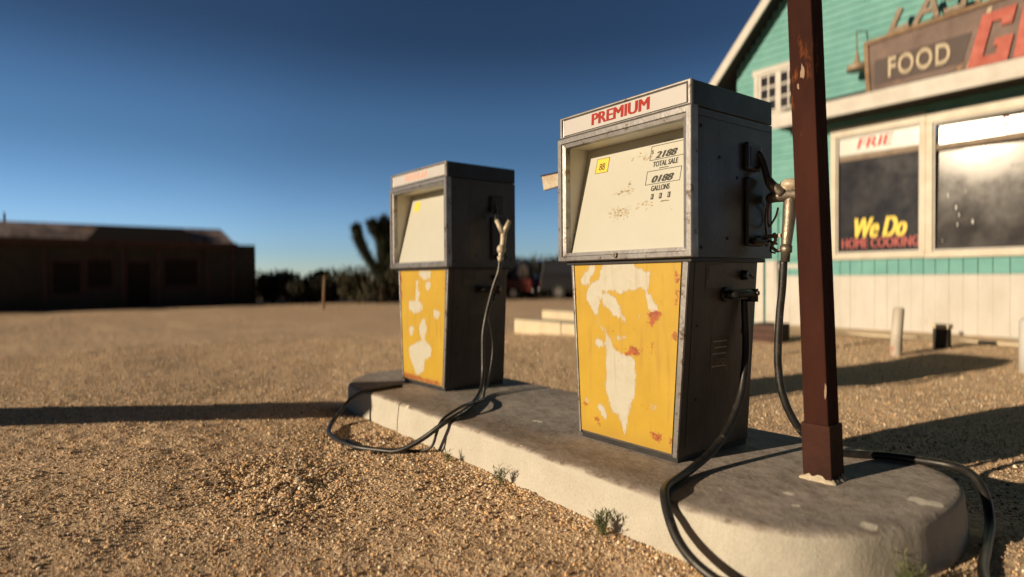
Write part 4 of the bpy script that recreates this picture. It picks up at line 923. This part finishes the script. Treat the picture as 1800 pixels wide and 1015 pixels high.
B_(m.build('roof', M['roofing'], ob))
m = MB(); m.hexa([(BX-.3, -.1, 2.99), (BX+.52, -.5, 2.99), (BX-.3, 4.4, 2.99), (BX+.50, 4.7, 2.99), (BX-.9, .1, 3.78), (BX-.30, .1, 3.80), (BX-.9, 4.1, 3.80), (BX-.30, 4.1, 3.80)])
B_(m.build('dormer', M['old_dark'], ob))
for y0, y1, z0, z1, nm in ((-2.1, -.7, .0, 1.9, 'window'), (-.6, .7, .3, 2.0, 'window'), (3.0, 4.9, .35, 2.1, 'window'), (1.2, 2.5, -.8, 1.9, 'door'), (-9.5, -7.8, .3, 2.0, 'window')):
    m = MB(); m.box(BX-.02, BX+.03, y0, y1, z0, z1); f_ = B_(m.build(nm, M['old_trim'], ob))
    m = MB(); m.box(BX+.0305, BX+.04, y0+.12, y1-.12, z0+.12, z1-.12); B_(m.build('pane', M['old_window'], f_))
for y in (-6.0, -2.4, 1.0, 2.7, 5.2, 6.6): B_(MB().box(BX+.36, BX+.48, y, y+.12, -1.1, 2.62).build('porch_post', M['old_trim'], ob))
m = MB(); m.tube([(BX-.5, -3.9, 3.8), (BX-.5, -3.9, 4.25)], .05, 8); B_(m.build('vent_pipe', M['old_trim'], ob))

# ------------------------------------------------------------------ scrub and trees
def leaves(n, centre_fn, size, rs, blade=False):
    V = np.zeros((n, 4, 3))
    c = centre_fn(n); a = rs.random((n, 3))*2-1; a /= np.linalg.norm(a, axis=1)[:, None]; b = np.cross(a, rs.random((n, 3))*2-1); b /= np.linalg.norm(b, axis=1)[:, None]
    s = size*(.5+rs.random((n, 1))); w_ = s*(.22 if blade else .6)
    V[:, 0] = c-a*s; V[:, 1] = c+b*w_; V[:, 2] = c+a*s; V[:, 3] = c-b*w_
    return V.reshape(-1, 3), np.arange(n*4).reshape(-1, 4)
rg = np.random.default_rng(21)
def bush(x, y, w_, h, mt, label, n=4200):
    z = gz(x, y); cl = [(rg.normal(0, w_*.32), rg.normal(0, w_*.25), h*(.25+.62*rg.random()), .22+.28*rg.random()) for _ in range(16)]
    def cf(n):
        k = rg.integers(0, len(cl), n); C = np.array(cl)[k]; d = rg.normal(0, 1, (n, 3)); d /= np.linalg.norm(d, axis=1)[:, None]; r = C[:, 3:4]*h*(.55+.5*rg.random((n, 1)))
        P = C[:, :3]+d*r*np.array([1, 1, .8]); P[:, 2] = np.clip(P[:, 2], .02, None)
        top = h*(1+.12*np.sin(P[:, 0]*3)); P[:, 2] = np.minimum(P[:, 2], top+.1*rg.random(n)); return P
    v, f = leaves(n, cf, .10, rg)
    r = empty('desert_shrub', (x, y, z), 0, label=label, cat='shrub', group='scrub beyond the forecourt')
    np_mesh('foliage', v, f, mt, r, smooth=False)
    m = MB()
    for k in range(6):
        a = rg.random()*6.28; m.tube([(0, 0, -.1), (math.cos(a)*w_*.15, math.sin(a)*w_*.15, h*.35), (math.cos(a)*w_*.35, math.sin(a)*w_*.35, h*.75)], [.05, .035, .012], 6)
    m.build('stems', M['bark'], r)
# (bearing pixel column, distance) rewritten as places on the far side of the forecourt
def far(t, d):      # t 0..1 from the dark building to the store, d extra depth
    a = Vector((-37.2, 8.4)); b = Vector((-27.0, 26.5)); p_ = a.lerp(b, t); o_ = (p_-Vector((CAM.x, CAM.y))).normalized(); p_ = p_+o_*d; return p_.x, p_.y
labs = ['low dark shrub touching the right end of the dark building', 'wide dark shrub, second from the dark building', 'rounded dark shrub just left of the dry stake', 'pale olive shrub standing behind the dry stake', 'tallest olive grey shrub just right of the dry stake', 'dark shrub below the leaning arm of the joshua tree', 'dense dark shrub at the foot of the joshua tree', 'dark shrub hidden mostly by the farther pump', 'dark tall shrub behind the parked red pickup', 'dark shrub seen over the parked vehicles', 'dark shrub behind the dark van', 'dark shrub at the far end of the row near the store', 'dark shrub behind the nearest pump']
for i, (t, d, w_, h, mt) in enumerate(((.02, 1.5, 2.2, 2.0, 'leaf_dark'), (.09, .5, 2.4, 1.6, 'leaf_dark'), (.18, 1.0, 2.2, 2.15, 'leaf_dark'), (.27, -1.5, 1.9, 1.8, 'leaf_olive'), (.345, -1.2, 2.2, 2.35, 'leaf_olive'), (.40, .5, 2.2, 1.9, 'leaf_dark'), (.47, 0, 2.4, 1.95, 'leaf_dark'), (.56, 0, 2.6, 2.3, 'leaf_dark'), (.70, 4, 3.0, 2.6, 'leaf_dark'), (.79, 5, 3.0, 2.9, 'leaf_dark'), (.88, 5, 3.0, 2.9, 'leaf_dark'), (.97, 5, 3.0, 2.9, 'leaf_dark'), (1.06, 5, 3.0, 2.8, 'leaf_dark'))):
    x, y = far(t, d); bush(x, y, w_, h, M[mt], labs[i])
# farther scrub reads as one mass
def cfar(n):
    t = rg.random(n)*1.5-.15; d = 7+16*rg.random(n); a = np.array([-37.2, 8.4]); b = np.array([-27., 26.5]); p_ = a+(b-a)*t[:, None]; o_ = p_-np.array([CAM.x, CAM.y]); o_ /= np.linalg.norm(o_, axis=1)[:, None]; p_ = p_+o_*d[:, None]
    hh = 1.35*(.75+.5*np.abs(vnoise(p_[:, 0], p_[:, 1], 2.2, 31))+.5*vnoise(p_[:, 0], p_[:, 1], 6, 33)); return np.stack([p_[:, 0], p_[:, 1], -.78+hh*rg.random(n)**.7], 1)
v, f = leaves(26000, cfar, .14, rg); o = np_mesh('distant_scrub', v, f, M['leaf_dark'], smooth=False); tag(o, 'dark distant scrub massed along the horizon', 'scrub', kind='stuff')

def joshua():
    x, y = -31.9, 13.4; z = gz(x, y)
    r = empty('joshua_tree', (x, y, z), 0, label='dark joshua tree with thick upturned spiky arms left of the farther pump', cat='tree')
    # local axis across the view
    o_ = Vector((x-CAM.x, y-CAM.y)).normalized(); rt = Vector((o_.y, -o_.x))
    def q(a, h, d=0): a *= .93; h *= .95; return Vector((rt.x*a+o_.x*d, rt.y*a+o_.y*d, h))
    arms = [[q(.2, 0), q(.25, 1.2), q(.2, 2.0)], [q(.2, 1.7), q(-.35, 2.35), q(-.9, 3.2), q(-1.25, 4.1, .2), q(-1.38, 4.75, .2)], [q(.2, 2.0), q(.25, 3.0), q(.12, 3.9), q(.10, 4.9)], [q(.15, 4.0), q(-.30, 4.55, -.2), q(-.42, 5.0, -.2)],
            [q(.25, 2.8), q(.75, 3.6, .3), q(.85, 4.6, .3), q(.8, 5.1, .3)], [q(.2, 3.0), q(.5, 4.0), q(.30, 5.25)], [q(.25, 2.4), q(1.2, 3.0, -.3), q(1.5, 3.9, -.3)]]
    m = MB()
    for a in arms: m.tube(a, [.26]+[.15]*(len(a)-1), 8, sub=3)
    m.build('trunk', M['bark'], r)
    vs, fs = [], []
    for ai, a in enumerate(arms):
        for i in range(len(a)-1):
            if ai == 0 and i == 0: continue
            for _ in range(1000):
                t = rg.random(); c = a[i].lerp(a[i+1], t); ax = (a[i+1]-a[i]).normalized(); d = Vector(rg.normal(0, 1, 3)); d = (d-ax*d.dot(ax)).normalized(); dn = (d+ax*(.7 if rg.random() > .3 else -.5)).normalized()
                l = .20+.42*rg.random()**2; sd = dn.cross(ax).normalized()*.035; b = len(vs); p0 = c+d*.10; vs += [p0-sd, p0+sd, p0+dn*l]; fs.append((b, b+1, b+2))
        for _ in range(160):
            c = a[-1]; dn = Vector(rg.normal(0, 1, 3)).normalized(); dn.z = abs(dn.z)*.9-.1; l = .34+.22*rg.random(); sd = dn.cross(Vector((.3, .2, 1))).normalized()*.025; b = len(vs); vs += [c-sd, c+sd, c+dn*l]; fs.append((b, b+1, b+2))
    m = MB(); m.add(vs, fs); m.build('crown', M['leaf_tree'], r)
joshua()
# dry stake at the edge of the scrub
x, y = -24.5, 7.35; z = gz(x, y)
m = MB(); m.tube([(x, y, z-.2), (x+.01, y+.02, z+.7), (x+.03, y+.05, z+1.45)], [.06, .055, .045], 8); m.tube([(x+.02, y+.04, z+1.2), (x+.10, y+.16, z+1.5)], [.03, .02], 6)
tag(m.build('wooden_stake', M['dry_wood']), 'thin sunlit wooden stake standing alone in front of the scrub', 'stake')

# ------------------------------------------------------------------ vehicles far behind
def wheel(par, x, y, r=.36):
    m = MB(); m.tube([(x, y-.11, r), (x, y+.11, r)], r, 20); w_ = m.build('wheel', M['tyre'], par)
    m = MB(); m.tube([(x, y-.125, r), (x, y+.125, r)], r*.55, 14); m.build('rim', M['chrome'], w_)
def vehicle(name, loc, rz, label, cat, body, cabin, paint, glass_box, L_=5.0, extras=None):
    r = empty(name, (loc[0], loc[1], gz(*loc)), rz, label=label, cat=cat); r.scale = (1.25, 1.2, 1.3)
    fn = lambda a, b, d: (a, d, b)
    m = MB(); m.prism(body, fn, .88, -.88); b_ = m.build('body', paint, r, .05, 3)
    m = MB(); m.prism(cabin, fn, .76, -.76); c_ = m.build('cabin', paint, r, .06, 3)
    m = MB(); m.prism(glass_box, fn, .768, -.768); m.build('side_window', M['car_glass'], c_)
    for x in (-L_*.31, L_*.31):
        for y in (-.80, .80): wheel(r, x, y)
    for s in (-.66, .66):
        m = MB(); m.box(-L_/2-.02, -L_/2+.03, s-.12, s+.12, .72, .90); m.build('tail_light', M['tail'], r)
        m = MB(); m.box(L_/2-.03, L_/2+.02, s-.12, s+.12, .70, .84); m.build('headlight', M['chrome'], r)
    m = MB(); m.box(-L_/2-.10, -L_/2-.02, -.85, .85, .42, .58); m.build('bumper', M['chrome'], r, .02)
    return r
x, y = -31.9, 21.2
ang = .736
pk = vehicle('pickup_truck', (x, y), ang+math.pi, 'dark red pickup truck parked far behind, left of the dark van', 'pickup truck',
    [(-2.5, .45), (2.5, .45), (2.52, .95), (1.2, 1.05), (-2.5, 1.05)], [(-.5, 1.03), (1.25, 1.03), (.75, 1.62), (-.35, 1.64)], M['car_red'], [(-.38, 1.12), (1.0, 1.12), (.66, 1.53), (-.26, 1.54)])
m = MB(); rs = random.Random(4)
m.ball((0, 0, 0), .44, (1.0, .9, 1.25), 12, 8); o = m.build('tarp_bundle', M['tarp']); o.location = (x+2.35*math.cos(ang), y+2.35*math.sin(ang), gz(x, y)+1.92)
for v in o.data.vertices: v.co += v.co.normalized()*.12*noise.noise(v.co*3)
tag(o, 'cream bundle catching the sun in the bed of the red pickup', 'bundle')
x, y = -27.0, 25.9
vehicle('van', (x, y), ang, 'dark van with a red tail lamp parked right of the red pickup', 'van',
    [(-2.5, .42), (2.5, .42), (2.5, 1.0), (1.7, 1.15), (-2.5, 1.15)], [(-2.48, 1.13), (1.65, 1.13), (1.0, 1.95), (-2.35, 1.98)], M['car_dark'], [(-2.2, 1.3), (1.2, 1.3), (.8, 1.8), (-2.15, 1.82)])
x, y = -31.6, 26.0
hb = vehicle('parked_car', (x, y), ang, 'dull blue car parked between the red pickup and the dark van', 'car',
    [(-2.1, .40), (2.1, .40), (2.1, .85), (1.0, .98), (-2.1, 1.0)], [(-2.05, .98), (1.0, .98), (.4, 1.62), (-1.7, 1.66)], M['car_blue'], [(-1.7, 1.08), (.8, 1.08), (.3, 1.54), (-1.5, 1.56)], 4.2)
hb.scale = (1.3, 1.3, 1.65)

# ------------------------------------------------------------------ weeds at the kerb
def weed(x, y, n, h, spread, label, seed, leafy=.5):
    rs = random.Random(seed); z = float(ground_z(x, y)); m = MB(); lf = MB()
    for k in range(n):
        a = rs.random()*6.28; t = spread*rs.random(); hh = h*(.5+.6*rs.random()); p = [Vector((0, 0, -.01))]
        for s in range(1, 5):
            u_ = s/4; p.append(Vector((math.cos(a)*t*u_**1.3+.006*rs.gauss(0, 1), math.sin(a)*t*u_**1.3+.006*rs.gauss(0, 1), hh*u_)))
        m.tube(p, [.0016, .0014, .0011, .0009, .0005], 4)
        for s in range(2, 5):
            for _ in range(3):
                q_ = p[s-1].lerp(p[s], rs.random()); b = rs.random()*6.28; l = .010+.016*rs.random(); e = q_+Vector((math.cos(b)*l, math.sin(b)*l, l*.7))
                m.tube([q_, e], [.0009, .0005], 3)
                if rs.random() < leafy:
                    sd = Vector((-math.sin(b), math.cos(b), 0))*.0028; i = len(lf.v); mid = q_.lerp(e, .6); lf.add([q_, mid+sd, e+(e-q_)*.3, mid-sd], [(0, 1, 2, 3)])
    o = m.build('weed', M['leaf_weed']); o.location = (x, y, z); lf.build('leaves', M['leaf_weed'], o)
    tag(o, label, 'weed')
weed(-.36, -.655, 11, .085, .055, 'sparse dry weed at the kerb in front of the yellow panel', 1)
weed(.285, -.675, 20, .080, .055, 'bushier green weed at the kerb beside the looping hose of the PREMIUM pump', 2, .9)
weed(1.13, -.30, 26, .10, .06, 'dense green weed at the rounded near end of the island', 3, .9)
weed(-.80, -.66, 7, .045, .03, 'tiny weed sprig at the kerb, left of the sparse dry weed', 4)
# a few stones one can single out
def stone(x, y, s, label, seed):
    bm = bmesh.new(); bmesh.ops.create_icosphere(bm, subdivisions=2, radius=s)
    for v in bm.verts: v.co *= 1+.45*noise.noise(v.co*(1.6/s)+Vector((seed, 0, 0))); v.co.z *= .75
    me = bpy.data.meshes.new('stone'); bm.to_mesh(me); bm.free(); o = link_mesh('stone', me, M['pale_concrete']); o.location = (x, y, float(ground_z(x, y))+s*.35); tag(o, label, 'stone')
stone(-.52, -1.00, .013, 'pale standing stone casting its own shadow on open gravel', 1)
stone(-.93, -1.36, .016, 'pale angular stone at the left end of the dark stone patch', 4)
